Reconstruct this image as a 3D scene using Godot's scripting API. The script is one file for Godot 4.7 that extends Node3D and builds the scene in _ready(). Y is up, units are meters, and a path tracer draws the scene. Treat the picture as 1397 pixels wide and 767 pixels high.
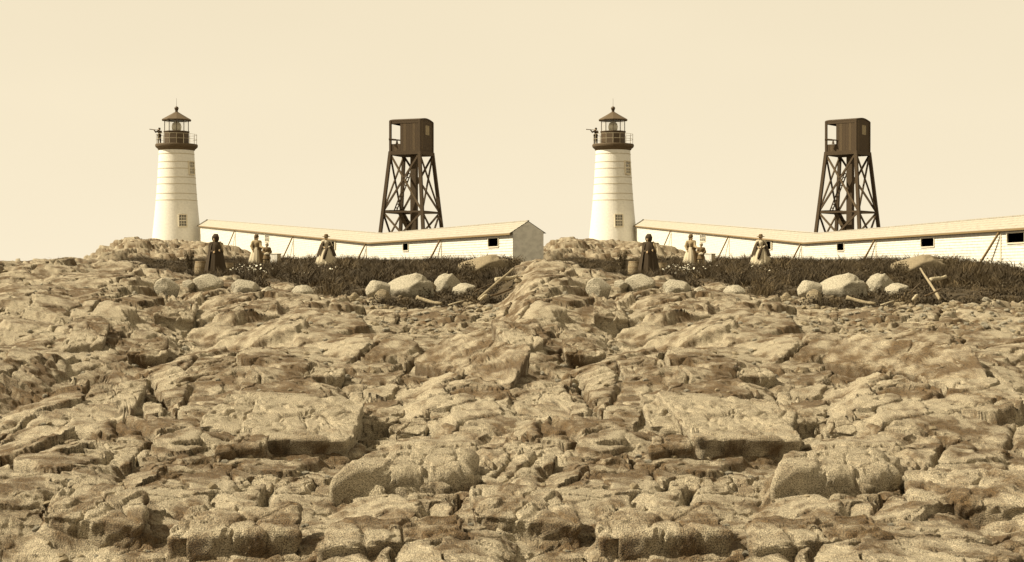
extends Node3D
# A white lighthouse, its long covered walkway and a timber lookout tower above a shore of
# fractured ledge rock. The stereo pair shows the place twice, so it stands here twice.
# F: focal length in picture pixels, VH: picture row of the eye level, CX: picture column of the axis.
const F := 2000.0
const CX := 698.5
const VH := 370.0
const SHIFT := 598.0      # how far the second view lies to the right in the picture
const PAR := 400.0        # the second lens stood 0.2 m to the right: pixels times metres
const SEAM := 703.0
const U0 := -60.0
const U1 := 892.0
const DU := 2.0
const D0 := 12.0
const R1 := 1050
const RB := [[12.0, 52.0, 1050], [52.0, 90.0, 90], [90.0, 140.0, 170], [140.0, 270.0, 30]]

var nu := 0
var nr := 0
var H := PackedFloat32Array()
var col := PackedColorArray()
var soil := PackedFloat32Array()
var quiet := PackedFloat32Array()
var rowd := PackedFloat32Array()
var M := {}
var rng := RandomNumberGenerator.new()
var n_edge: FastNoiseLite

# ------------------------------------------------------------------ setting up
func _ready() -> void:
	rng.seed = 1866
	var cam := Camera3D.new()
	cam.name = "camera"
	cam.fov = rad_to_deg(2.0 * atan(383.5 / F))
	cam.rotation.x = -atan(13.5 / F)
	cam.near = 0.5
	cam.far = 9000.0
	add_child(cam)
	cam.current = true

	var sky_mat := ProceduralSkyMaterial.new()
	sky_mat.sky_top_color = Color(0.68, 0.625, 0.505)
	sky_mat.sky_cover = thin_cloud()
	sky_mat.sky_cover_modulate = Color(1, 1, 1, 1)
	sky_mat.sky_horizon_color = Color(0.797, 0.752, 0.657)
	sky_mat.sky_curve = 0.45
	sky_mat.ground_bottom_color = Color(0.42, 0.34, 0.22)
	sky_mat.ground_horizon_color = Color(0.80, 0.72, 0.56)
	sky_mat.sun_angle_max = 0.0
	var sky := Sky.new()
	sky.sky_material = sky_mat
	var env := Environment.new()
	env.background_mode = Environment.BG_SKY
	env.sky = sky
	env.tonemap_mode = Environment.TONE_MAPPER_LINEAR
	env.tonemap_exposure = 1.6
	env.sdfgi_enabled = true
	env.ssao_enabled = true
	env.ssil_enabled = true
	var we := WorldEnvironment.new()
	we.environment = env
	add_child(we)

	var sun := DirectionalLight3D.new()
	sun.name = "sun"
	sun.light_energy = 1.6
	sun.light_color = Color(1.0, 0.95, 0.84)
	sun.light_angular_distance = 0.6
	sun.shadow_enabled = true
	add_child(sun)
	# from high on the left, a little on the camera's side
	sun.look_at_from_position(Vector3(-0.92, 0.90, 0.09), Vector3.ZERO)

	make_materials()
	make_terrain()
	print("terrain ", Time.get_ticks_msec())
	make_sea()
	make_vegetation()
	print("vegetation ", Time.get_ticks_msec())
	make_lighthouse()
	make_walkway(0)
	make_walkway(1)
	make_tower()
	print("buildings ", Time.get_ticks_msec())
	make_people()
	print("people ", Time.get_ticks_msec())
	make_boulders()
	make_small_things()
	print("done ", Time.get_ticks_msec())

# a faint uneven veil of high cloud all over the sky
func thin_cloud() -> ImageTexture:
	var n := fnl(FastNoiseLite.TYPE_SIMPLEX_SMOOTH, 2.2, 99, 5)
	var im := Image.create(1024, 512, false, Image.FORMAT_RGBA8)
	for y in 512:
		var a := PI * (y + 0.5) / 512.0
		for x in 1024:
			var b := TAU * x / 1024.0
			var v := Vector3(sin(a) * cos(b), cos(a) * 3.0, sin(a) * sin(b))
			var q := clampf(0.045 + n.get_noise_3dv(v * 2.0) * 0.11, 0.0, 0.12)
			im.set_pixel(x, y, Color(q, q * 0.94, q * 0.80, 1.0))
	return ImageTexture.create_from_image(im)

# ------------------------------------------------------------------ materials
func lin(r: float, g: float, b: float) -> Color:
	return Color(r, g, b).linear_to_srgb()

func noise_tex(freq: float, seed_: int, lo: float, hi: float, octaves := 4, size := 512, normal := false, bump := 4.0) -> NoiseTexture2D:
	var n := FastNoiseLite.new()
	n.noise_type = FastNoiseLite.TYPE_SIMPLEX_SMOOTH
	n.frequency = freq
	n.seed = seed_
	n.fractal_octaves = octaves
	n.fractal_gain = 0.6
	var t := NoiseTexture2D.new()
	t.noise = n
	t.width = size
	t.height = size
	t.seamless = true
	if normal:
		t.as_normal_map = true
		t.bump_strength = bump
	else:
		var g := Gradient.new()
		g.set_color(0, Color(lo, lo, lo))
		g.set_color(1, Color(minf(hi, 1.0), minf(hi, 1.0), minf(hi, 1.0)))
		if hi > 1.0:
			g.set_offset(0, 0.22)
			g.set_offset(1, 0.62)
		t.color_ramp = g
	return t

func mat(c: Color, rough := 0.9, tex: Texture2D = null, nrm: Texture2D = null, scale := 1.0, nscale := 0.6) -> StandardMaterial3D:
	var m := StandardMaterial3D.new()
	m.albedo_color = c
	m.roughness = rough
	if tex:
		m.albedo_texture = tex
	if nrm:
		m.normal_enabled = true
		m.normal_texture = nrm
		m.normal_scale = nscale
	if tex or nrm:
		m.uv1_triplanar = true
		m.uv1_scale = Vector3.ONE * scale
	return m

func make_materials() -> void:
	var grain := noise_tex(0.03, 5, 0.38, 1.35, 5, 1024)
	var grain_n := noise_tex(0.025, 8, 0, 1, 5, 1024, true, 8.0)
	var soft := noise_tex(0.02, 11, 0.90, 1.0, 4, 512)
	var soft_n := noise_tex(0.05, 12, 0, 1, 4, 512, true, 3.0)
	M.rock = mat(Color(1, 1, 1), 0.95, grain, grain_n, 1.5, 1.0)
	M.rock.vertex_color_use_as_albedo = true
	M.rock.uv1_world_triplanar = true
	var relief := noise_tex(0.03, 9, 0.0, 1.0, 5, 1024)
	M.rock.heightmap_enabled = true
	M.rock.heightmap_texture = relief
	M.rock.heightmap_scale = 2.6
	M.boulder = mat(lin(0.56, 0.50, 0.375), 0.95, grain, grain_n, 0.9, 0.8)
	M.boulder.heightmap_enabled = true
	M.boulder.heightmap_texture = relief
	M.boulder.heightmap_scale = 3.0
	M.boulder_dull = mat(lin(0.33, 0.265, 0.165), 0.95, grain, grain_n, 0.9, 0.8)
	M.white = mat(lin(0.80, 0.775, 0.70), 0.8, soft, soft_n, 0.35, 0.05)
	M.clap = mat(lin(0.70, 0.67, 0.59), 0.8, noise_tex(0.02, 15, 0.90, 1.35, 5, 512), soft_n, 0.3, 0.1)
	M.shingle = mat(lin(0.38, 0.345, 0.28), 0.9, noise_tex(0.02, 16, 0.88, 1.35, 5, 512), soft_n, 0.4, 0.3)
	M.trim = mat(lin(0.20, 0.135, 0.06), 0.8)
	M.band = mat(lin(0.46, 0.40, 0.28), 0.7)
	M.iron = mat(lin(0.075, 0.046, 0.018), 0.6, soft, null, 0.6)
	M.gallery = mat(lin(0.10, 0.067, 0.032), 0.8, soft, null, 0.6)
	M.frame = mat(lin(0.62, 0.56, 0.43), 0.8)
	M.glass = StandardMaterial3D.new()
	M.glass.albedo_color = Color(0.9, 0.85, 0.7, 0.06)
	M.glass.transparency = BaseMaterial3D.TRANSPARENCY_ALPHA
	M.glass.roughness = 0.05
	M.lens = mat(lin(0.55, 0.50, 0.36), 0.2)
	M.timber = mat(lin(0.095, 0.060, 0.027), 0.9, grain, soft_n, 0.7, 0.4)
	M.timber_light = mat(lin(0.135, 0.09, 0.043), 0.9, grain, soft_n, 0.7, 0.4)
	M.wood_grey = mat(lin(0.42, 0.34, 0.21), 0.9, grain, soft_n, 0.9, 0.4)
	M.wood_pale = mat(lin(0.62, 0.53, 0.36), 0.9, grain, soft_n, 0.9, 0.4)
	M.barrel = mat(lin(0.40, 0.31, 0.18), 0.85, grain, soft_n, 0.9, 0.4)
	M.hoop = mat(lin(0.22, 0.155, 0.08), 0.7)
	M.skin = mat(lin(0.50, 0.36, 0.20), 0.7)
	M.black_cloth = mat(lin(0.050, 0.032, 0.014), 0.95, soft, soft_n, 1.5, 0.3)
	M.brown_cloth = mat(lin(0.15, 0.10, 0.045), 0.95, soft, soft_n, 1.5, 0.3)
	M.tan_cloth = mat(lin(0.34, 0.26, 0.145), 0.95, soft, soft_n, 1.5, 0.3)
	M.pale_cloth = mat(lin(0.52, 0.45, 0.32), 0.95, soft, soft_n, 1.5, 0.3)
	M.hair = mat(lin(0.05, 0.03, 0.012), 0.8)
	M.sea = mat(lin(0.25, 0.21, 0.14), 0.25, null, soft_n, 0.05, 0.4)
	M.leaf = mat(Color(1, 1, 1), 0.8)
	M.leaf.vertex_color_use_as_albedo = true
	M.leaf.cull_mode = BaseMaterial3D.CULL_DISABLED
	M.shrub = mat(lin(0.075, 0.052, 0.020), 0.8)
	M.shrub.cull_mode = BaseMaterial3D.CULL_DISABLED
	M.flower = mat(lin(0.75, 0.70, 0.56), 0.9)
	M.flower.cull_mode = BaseMaterial3D.CULL_DISABLED

# ------------------------------------------------------------------ nodes
func struct_of(o: Node3D) -> Node3D:
	o.set_meta("kind", "structure")
	return o

func thing(called: String, label: String, category: String, group := "") -> Node3D:
	var o := Node3D.new()
	o.name = called
	add_child(o, true)
	tag(o, label, category, group)
	return o

func tag(o: Node3D, label: String, category: String, group := "") -> void:
	o.set_meta("label", label)
	o.set_meta("category", category)
	if group != "":
		o.set_meta("group", group)

func part(called: String, st: SurfaceTool, m: Material, parent: Node, smooth := true) -> MeshInstance3D:
	var o := MeshInstance3D.new()
	o.name = called
	if smooth:
		st.generate_normals()
	o.mesh = st.commit()
	o.material_override = m
	parent.add_child(o, true)
	return o

func numbered(base: String) -> String:
	var k := 1
	while has_node(NodePath("%s_%03d" % [base, k])):
		k += 1
	return "%s_%03d" % [base, k]

func base_of(n: String) -> String:
	var r := RegEx.new()
	r.compile("_[0-9]{3}$")
	return r.sub(n, "")

# puts a thing where picture column u meets depth d (height h, or on the ground), and its twin in the second view
func place(o: Node3D, u: float, d: float, h = null, face := true, sink := 0.0) -> void:
	var y: float = ground(u, d) - sink if h == null else float(h)
	var yaw: float = o.rotation.y
	o.position = Vector3((u - CX) / F * d, y, -d)
	if face:
		o.rotation.y = yaw + atan2(-o.position.x, d)
	var t := o.duplicate()
	t.name = numbered(base_of(o.name))
	add_child(t)
	t.position = Vector3((second(u, d) - CX) / F * d, y, -d)
	if face:
		t.rotation.y = yaw + atan2(-t.position.x, d)
	if not o.has_meta("group"):
		o.set_meta("group", str(o.get_meta("label")))
		t.set_meta("group", str(o.get_meta("label")))

func second(u: float, d: float) -> float:
	return u + SHIFT - PAR / d

# ------------------------------------------------------------------ shapes (corners run counter-clockwise seen from outside)
func begin(smooth_group := -1) -> SurfaceTool:
	var st := SurfaceTool.new()
	st.begin(Mesh.PRIMITIVE_TRIANGLES)
	st.set_smooth_group(smooth_group)
	return st

func tri(st: SurfaceTool, a: Vector3, b: Vector3, c: Vector3) -> void:
	st.add_vertex(a)
	st.add_vertex(c)
	st.add_vertex(b)

func quad(st: SurfaceTool, a: Vector3, b: Vector3, c: Vector3, d: Vector3) -> void:
	tri(st, a, b, c)
	tri(st, a, c, d)

func add_box(st: SurfaceTool, xf: Transform3D, s: Vector3) -> void:
	var h := s * 0.5
	var v: Array[Vector3] = []
	for k in 8:
		v.append(xf * Vector3(h.x if k & 1 else -h.x, h.y if k & 2 else -h.y, h.z if k & 4 else -h.z))
	quad(st, v[4], v[5], v[7], v[6])
	quad(st, v[1], v[0], v[2], v[3])
	quad(st, v[5], v[1], v[3], v[7])
	quad(st, v[0], v[4], v[6], v[2])
	quad(st, v[6], v[7], v[3], v[2])
	quad(st, v[0], v[1], v[5], v[4])

func box_at(st: SurfaceTool, c: Vector3, s: Vector3) -> void:
	add_box(st, Transform3D(Basis.IDENTITY, c), s)

func beam(st: SurfaceTool, a: Vector3, b: Vector3, w: float, h: float, side := Vector3.RIGHT) -> void:
	var y := (b - a).normalized()
	var x := side - y * side.dot(y)
	if x.length() < 0.05:
		x = Vector3.BACK - y * y.z
	x = x.normalized()
	add_box(st, Transform3D(Basis(x, y, x.cross(y)), (a + b) * 0.5), Vector3(w, (b - a).length(), h))

func tube(st: SurfaceTool, pts: Array, radii: Array, sides := 8, cap := true) -> void:
	var rings := []
	var x := Vector3.RIGHT
	for i in pts.size():
		var p: Vector3 = pts[i]
		var a: Vector3 = pts[maxi(i - 1, 0)]
		var b: Vector3 = pts[mini(i + 1, pts.size() - 1)]
		var y := (b - a).normalized()
		x = x - y * x.dot(y)
		if x.length() < 0.05:
			x = Vector3.BACK - y * y.z
		x = x.normalized()
		var z := x.cross(y)
		var r := []
		for k in sides:
			var t := TAU * k / sides
			r.append(p + (x * cos(t) + z * sin(t)) * float(radii[i]))
		rings.append(r)
	for i in rings.size() - 1:
		for k in sides:
			var q := (k + 1) % sides
			quad(st, rings[i][q], rings[i][k], rings[i + 1][k], rings[i + 1][q])
	if cap:
		for k in sides:
			var q := (k + 1) % sides
			tri(st, pts[0], rings[0][k], rings[0][q])
			var l := rings.size() - 1
			tri(st, pts[l], rings[l][q], rings[l][k])

# profile: [radius, height] from below upwards; fold: radius factor by angle; a0..a1 limits the turn
func lathe(st: SurfaceTool, prof: Array, segs := 40, fold := 0.0, nfold := 11, a0 := 0.0, a1 := TAU, sq := Vector2.ONE, ph := 0.0) -> void:
	for i in prof.size() - 1:
		for k in segs:
			var q: Array[Vector3] = []
			for c in [[i, k], [i, k + 1], [i + 1, k + 1], [i + 1, k]]:
				var t: float = a0 + (a1 - a0) * c[1] / segs
				var low: float = 1.0 - float(c[0]) / (prof.size() - 1)
				var r: float = prof[c[0]][0] * (1.0 + fold * low * (sin(nfold * t + ph) + 0.5 * sin((nfold * 2 + 3) * t + 1.3 + ph)))
				q.append(Vector3(sin(t) * r * sq.x, prof[c[0]][1], cos(t) * r * sq.y))
			quad(st, q[0], q[1], q[2], q[3])

# a body from tapered capsules [a, ra, b, rb], joined smoothly and meshed as surface nets
func flesh(st: SurfaceTool, bones: Array, cell := 0.018, k := 0.035, grow := 0.0) -> void:
	var lo := Vector3.ONE * 1e9
	var hi := -lo
	for b in bones:
		for e in [[b[0], b[1]], [b[2], b[3]]]:
			var r := Vector3.ONE * (float(e[1]) + grow + cell * 2.5)
			lo = lo.min(e[0] - r)
			hi = hi.max(e[0] + r)
	var n := Vector3i(((hi - lo) / cell).ceil()) + Vector3i.ONE
	var f := PackedFloat32Array()
	f.resize(n.x * n.y * n.z)
	f.fill(1.0)
	for b in bones:
		var a: Vector3 = b[0]
		var e: Vector3 = b[2]
		var ra: float = b[1] + grow
		var rb: float = b[3] + grow
		var m := maxf(ra, rb) + k + cell * 2.0
		var p0 := Vector3i(((a.min(e) - Vector3.ONE * m - lo) / cell).floor()).clamp(Vector3i.ZERO, n - Vector3i.ONE)
		var p1 := Vector3i(((a.max(e) + Vector3.ONE * m - lo) / cell).ceil()).clamp(Vector3i.ZERO, n - Vector3i.ONE)
		var ab := e - a
		var l2 := maxf(ab.length_squared(), 1e-8)
		for z in range(p0.z, p1.z + 1):
			for y in range(p0.y, p1.y + 1):
				for x in range(p0.x, p1.x + 1):
					var p := lo + Vector3(x, y, z) * cell - a
					var t := clampf(p.dot(ab) / l2, 0.0, 1.0)
					var d := (p - ab * t).length() - lerpf(ra, rb, t)
					var at := (z * n.y + y) * n.x + x
					var o := f[at]
					var h := maxf(k - absf(o - d), 0.0) / k
					f[at] = minf(o, d) - h * h * k * 0.25
	var ids := {}
	var pos := {}
	var off := [Vector3i(0, 0, 0), Vector3i(1, 0, 0), Vector3i(0, 1, 0), Vector3i(1, 1, 0), Vector3i(0, 0, 1), Vector3i(1, 0, 1), Vector3i(0, 1, 1), Vector3i(1, 1, 1)]
	var edges := [[0, 1], [2, 3], [4, 5], [6, 7], [0, 2], [1, 3], [4, 6], [5, 7], [0, 4], [1, 5], [2, 6], [3, 7]]
	var v := PackedFloat32Array()
	v.resize(8)
	for z in n.z - 1:
		for y in n.y - 1:
			var row := (z * n.y + y) * n.x
			for x in n.x - 1:
				var at := row + x
				if f[at] > cell * 2.0 or f[at] < -cell * 2.0:
					continue
				var neg := 0
				for c in 8:
					var o: Vector3i = off[c]
					v[c] = f[at + o.x + o.y * n.x + o.z * n.x * n.y]
					if v[c] < 0.0:
						neg += 1
				if neg == 0 or neg == 8:
					continue
				var s := Vector3.ZERO
				var cnt := 0
				for e in edges:
					var p: float = v[e[0]]
					var q: float = v[e[1]]
					if (p < 0.0) != (q < 0.0):
						s += Vector3(off[e[0]]).lerp(Vector3(off[e[1]]), p / (p - q))
						cnt += 1
				pos[at] = lo + (Vector3(x, y, z) + s / cnt) * cell
	var dx := 1
	var dy := n.x
	var dz := n.x * n.y
	for at in pos:
		var a: float = f[at]
		for ax in [[dx, dy, dz], [dy, dz, dx], [dz, dx, dy]]:
			var b: float = f[at + ax[0]]
			if (a < 0.0) == (b < 0.0):
				continue
			var i1: int = at - ax[1]
			var i2: int = at - ax[1] - ax[2]
			var i3: int = at - ax[2]
			if not (pos.has(i1) and pos.has(i2) and pos.has(i3)):
				continue
			if a < 0.0:
				quad(st, pos[at], pos[i1], pos[i2], pos[i3])
			else:
				quad(st, pos[at], pos[i3], pos[i2], pos[i1])

# ------------------------------------------------------------------ ground
const TU := [-60.0, 104.0, 180.0, 250.0, 340.0, 430.0, 520.0, 600.0, 700.0, 892.0]
const TD := [9.0, 14.0, 20.0, 26.0, 32.0, 40.0, 50.0, 58.0, 68.0, 80.0, 95.0, 110.0, 125.0, 150.0, 200.0, 280.0]
const T0 := [-3.75, -3.35, -3.0, -2.45, -1.85, -1.2, -0.62, -0.25, 0.0, 0.25, 0.4, 0.6, 1.0, 1.6, 0.6, -6.0]
const TX := [
	[0, 0, 0, 0, 0.2, 0.45, 0.6, 0.3, 0.05, -0.3, -0.7, -1.2, -1.8, -3.0, -4, -3],
	[0, 0, 0, 0, 0.2, 0.45, 0.6, 0.3, 0.05, -0.2, -0.3, -0.5, -0.9, -2.0, -3, -2],
	[0, 0, 0, 0, 0.1, 0.3, 0.35, 0.1, 0.0, 0.0, 0.35, 1.15, 1.25, 0.9, 0, 0],
	[0, 0, 0, 0, 0.05, 0.1, 0.15, -0.1, -0.1, -0.05, 0.3, 1.05, 1.2, 0.9, 0, 0],
	[0, 0, 0, 0, 0.0, 0.0, 0.0, 0.0, 0.05, 0.0, 0.1, 0.3, 0.4, 0.5, 0, 0],
	[0, 0, 0, 0, 0.0, 0.0, 0.0, 0.0, 0.0, 0.0, 0.0, 0.0, 0, 0, 0, 0],
	[0, 0, 0, 0, -0.05, -0.1, -0.1, 0.0, 0.0, 0.0, 0.0, 0.0, 0, 0, 0, 0],
	[0, 0, 0, 0, -0.1, -0.2, -0.3, -0.1, 0.0, 0.05, 0.0, 0.0, 0, 0, 0, 0],
	[0, 0, 0, 0, -0.1, -0.25, -0.3, 0.0, 0.3, 0.2, 0.1, 0.0, 0, 0, 0, 0],
	[0, 0, 0, 0, -0.1, -0.25, -0.3, 0.0, 0.3, 0.2, 0.1, 0.0, 0, 0, 0, 0]]
const EDGE := [66.0, 64.0, 59.0, 54.0, 51.0, 49.0, 46.0, 45.0, 44.5, 44.5]

func depth_of(i: float) -> float:
	var at := 0.0
	for b in RB:
		if i < at + b[2]:
			return b[0] * pow(b[1] / b[0], (i - at) / b[2])
		at += b[2]
	return 270.0

func row_of(d: float) -> float:
	var at := 0.0
	for b in RB:
		if d < b[1]:
			return at + b[2] * log(d / b[0]) / log(b[1] / b[0])
		at += b[2]
	return at

func ground(u: float, d: float) -> float:
	var i := clampf(row_of(d), 0.0, nr - 1.001)
	var j := clampf((u - U0) / DU, 0.0, nu - 1.001)
	var i0 := int(i)
	var j0 := int(j)
	var a := lerpf(H[i0 * nu + j0], H[i0 * nu + j0 + 1], j - j0)
	var b := lerpf(H[(i0 + 1) * nu + j0], H[(i0 + 1) * nu + j0 + 1], j - j0)
	return lerpf(a, b, i - i0)

func soil_at(u: float, d: float) -> float:
	return soil[int(clampf(row_of(d), 0, nr - 1)) * nu + int(clampf((u - U0) / DU, 0, nu - 1))]

# the nearest depth at which the ground in column u is seen at picture row y
func depth_at(u: float, y: float) -> float:
	var j := int(clampf((u - U0) / DU, 0, nu - 1))
	for i in nr:
		if VH - H[i * nu + j] / rowd[i] * F <= y:
			return rowd[i]
	return 100.0

func knots(u: float) -> Vector2:
	for k in TU.size() - 1:
		if u <= TU[k + 1]:
			var t: float = clampf((u - TU[k]) / (TU[k + 1] - TU[k]), 0, 1)
			return Vector2(k, t * t * (3 - 2 * t))
	return Vector2(TU.size() - 2, 1)

# convex slab: corners (X, depth), plane through h0 at p0 with slopes sx, sd
func slab(poly: Array, p0: Vector2, h0: float, sx: float, sd: float, edge: float, wall: float, rough: float, own := false) -> void:
	var area := 0.0
	for k in poly.size():
		var a: Vector2 = poly[k]
		var b: Vector2 = poly[(k + 1) % poly.size()]
		area += a.cross(b)
	var lo: Vector2 = poly[0]
	var hi: Vector2 = poly[0]
	var en := []
	for k in poly.size():
		var a: Vector2 = poly[k]
		var b: Vector2 = poly[(k + 1) % poly.size()]
		lo = lo.min(a)
		hi = hi.max(a)
		var t := (b - a).normalized()
		var n := Vector2(t.y, -t.x)
		if area < 0:
			n = -n
		en.append(Vector3(n.x, n.y, n.dot(a)))
	var m := 0.35
	var i0 := int(clampf(row_of(maxf(lo.y - m, D0)), 0, nr - 1))
	var i1 := int(clampf(row_of(maxf(hi.y + m, D0)) + 1, 0, nr - 1))
	for i in range(i0, i1):
		var d := rowd[i]
		var j0 := int(clampf(((lo.x - m) / d * F + 402 - U0) / DU, 0, nu - 1))
		var j1 := int(clampf(((hi.x + m) / d * F + 402 - U0) / DU + 1, 0, nu - 1))
		for j in range(j0, j1):
			var x := (U0 + j * DU - 402.0) / F * d
			var s := -1e9
			for e in en:
				s = maxf(s, e.x * x + e.y * d - e.z)
			if s > m:
				continue
			s += n_edge.get_noise_2d(x, d) * rough
			var at := i * nu + j
			var top := h0 + (x - p0.x) * sx + (d - p0.y) * sd
			if s < 0.0:
				var q := maxf(1.0 + s / edge, 0.0)
				top -= edge * 0.5 * q * q
				if own or top > H[at]:
					H[at] = top
					quiet[at] = 0.6 if own else 0.15
			else:
				top -= edge * 0.5 + s * wall
				if top > H[at]:
					H[at] = top
					quiet[at] = minf(0.85, wall * 0.25)

# a slab read off the picture: front edge (x, top row, foot row) left and right, back edge (x, row) left and right
func picture_slab(fl: Array, fr: Array, bl: Array, br: Array, slope: float, edge := 0.06, tone := 0.0, rough := 0.10) -> void:
	var pts := []
	var hs := []
	for f in [fl, fr]:
		var d := base_depth(f[0], f[2])
		pts.append(Vector2((f[0] - 402.0) / F * d, d))
		hs.append((VH - f[1]) / F * d)
	for k in 2:
		var b: Array = [br, bl][k]
		var df: float = pts[1 - k].y
		var kf: float = -hs[1 - k] / df
		var kb: float = (b[1] - VH) / F
		var d := df + clampf(df * (kf - kb) / (kb + slope), 0.25, 8.0)
		pts.append(Vector2((b[0] - 402.0) / F * d, d))
		hs.append(-kb * d)
	# best plane through the four corners
	var c := Vector2.ZERO
	var hm := 0.0
	for k in 4:
		c += pts[k] * 0.25
		hm += hs[k] * 0.25
	var xx := 0.0
	var xd := 0.0
	var dd := 0.0
	var xh := 0.0
	var dh := 0.0
	for k in 4:
		var q: Vector2 = pts[k] - c
		xx += q.x * q.x
		xd += q.x * q.y
		dd += q.y * q.y
		xh += q.x * (hs[k] - hm)
		dh += q.y * (hs[k] - hm)
	var det := xx * dd - xd * xd
	var sx := (xh * dd - dh * xd) / det
	var sd := (dh * xx - xh * xd) / det
	hs[0] = hm + (pts[0].x - c.x) * sx + (pts[0].y - c.y) * sd
	slab(pts, pts[0], hs[0] - 0.22, sx, sd, 0.1, 2.0, rough, true)
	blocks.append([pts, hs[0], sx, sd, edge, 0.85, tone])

func base_h(u: float, d: float) -> float:
	var k := knots(u)
	for i in TD.size() - 1:
		if d <= TD[i + 1]:
			var t: float = clampf((d - TD[i]) / (TD[i + 1] - TD[i]), 0, 1)
			var a: float = T0[i] + lerpf(TX[int(k.x)][i], TX[int(k.x) + 1][i], k.y)
			var b: float = T0[i + 1] + lerpf(TX[int(k.x)][i + 1], TX[int(k.x) + 1][i + 1], k.y)
			return lerpf(a, b, t)
	return -6.0

func base_depth(u: float, y: float) -> float:
	var d := D0
	while d < 70.0:
		if VH - base_h(u, d) / d * F <= y:
			return d
		d += 0.05
	return d

# a crack along picture points: depth and half width in metres
func crack(pts: Array, deep: float, half: float) -> void:
	var g := []
	for p in pts:
		var d := base_depth(p[0], p[1])
		g.append(Vector2((p[0] - 402.0) / F * d, d))
	for k in g.size() - 1:
		var a: Vector2 = g[k]
		var b: Vector2 = g[k + 1]
		var lo := a.min(b) - Vector2.ONE * half * 2
		var hi := a.max(b) + Vector2.ONE * half * 2
		for i in range(int(clampf(row_of(maxf(lo.y, D0)), 0, nr - 1)), int(clampf(row_of(maxf(hi.y, D0)) + 1, 0, nr - 1))):
			var d := rowd[i]
			for j in range(int(clampf((lo.x / d * F + 402 - U0) / DU, 0, nu - 1)), int(clampf((hi.x / d * F + 402 - U0) / DU + 1, 0, nu - 1))):
				var p := Vector2((U0 + j * DU - 402.0) / F * d, d)
				var t := clampf((p - a).dot(b - a) / (b - a).length_squared(), 0, 1)
				var s := (p - a - (b - a) * t).length() + n_edge.get_noise_2d(p.x * 2, p.y * 2) * half * 0.6
				if s < half:
					H[i * nu + j] -= deep * (1.0 - s / half)

func fnl(kind: int, freq: float, seed_: int, oct := 1) -> FastNoiseLite:
	var n := FastNoiseLite.new()
	n.noise_type = kind
	n.frequency = freq
	n.seed = seed_
	n.fractal_type = FastNoiseLite.FRACTAL_FBM if oct > 1 else FastNoiseLite.FRACTAL_NONE
	n.fractal_octaves = oct
	return n

# weathered joint blocks: the highest of tilted, rounded facets, one for each jittered cell of size c
var tab := PackedFloat32Array()
func facets(x: float, z: float, c: float, round_: float, off: int) -> float:
	var gx := x / c
	var gz := z / c * 0.6
	var ix := int(floor(gx))
	var iz := int(floor(gz))
	var best := -1e9
	for b in range(iz - 1, iz + 2):
		for a in range(ix - 1, ix + 2):
			var k := ((((b + off) & 63) << 6) | (a & 63)) * 5
			var px := gx - a - tab[k]
			var pz := gz - b - tab[k + 1]
			var r := px * px + pz * pz
			var h := tab[k + 2] + tab[k + 3] * px + tab[k + 4] * pz - round_ * r * (0.3 + r)
			if h > best:
				best = h
	return best * c

var n_tone: FastNoiseLite
var n_lich: FastNoiseLite
var n_spk: FastNoiseLite
const ROCK_PALE := Vector3(0.57, 0.485, 0.34)
const ROCK_DARK := Vector3(0.165, 0.103, 0.045)

# bare granite and darker lichen, in patches and speckles through the stone; more shifts this, on one slab as painted shade
func rock_tone(x: float, h: float, d: float, more: float) -> Vector3:
	var t := smoothstep(-0.34, 0.55, 0.75 * n_tone.get_noise_3d(x, h, d) + 0.8 * n_lich.get_noise_3d(x, h, d) + more + 0.04)
	t = clampf(t + 0.36 * n_spk.get_noise_3d(x, h, d), 0.0, 1.0)
	return ROCK_PALE.lerp(ROCK_DARK, t)

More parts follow.
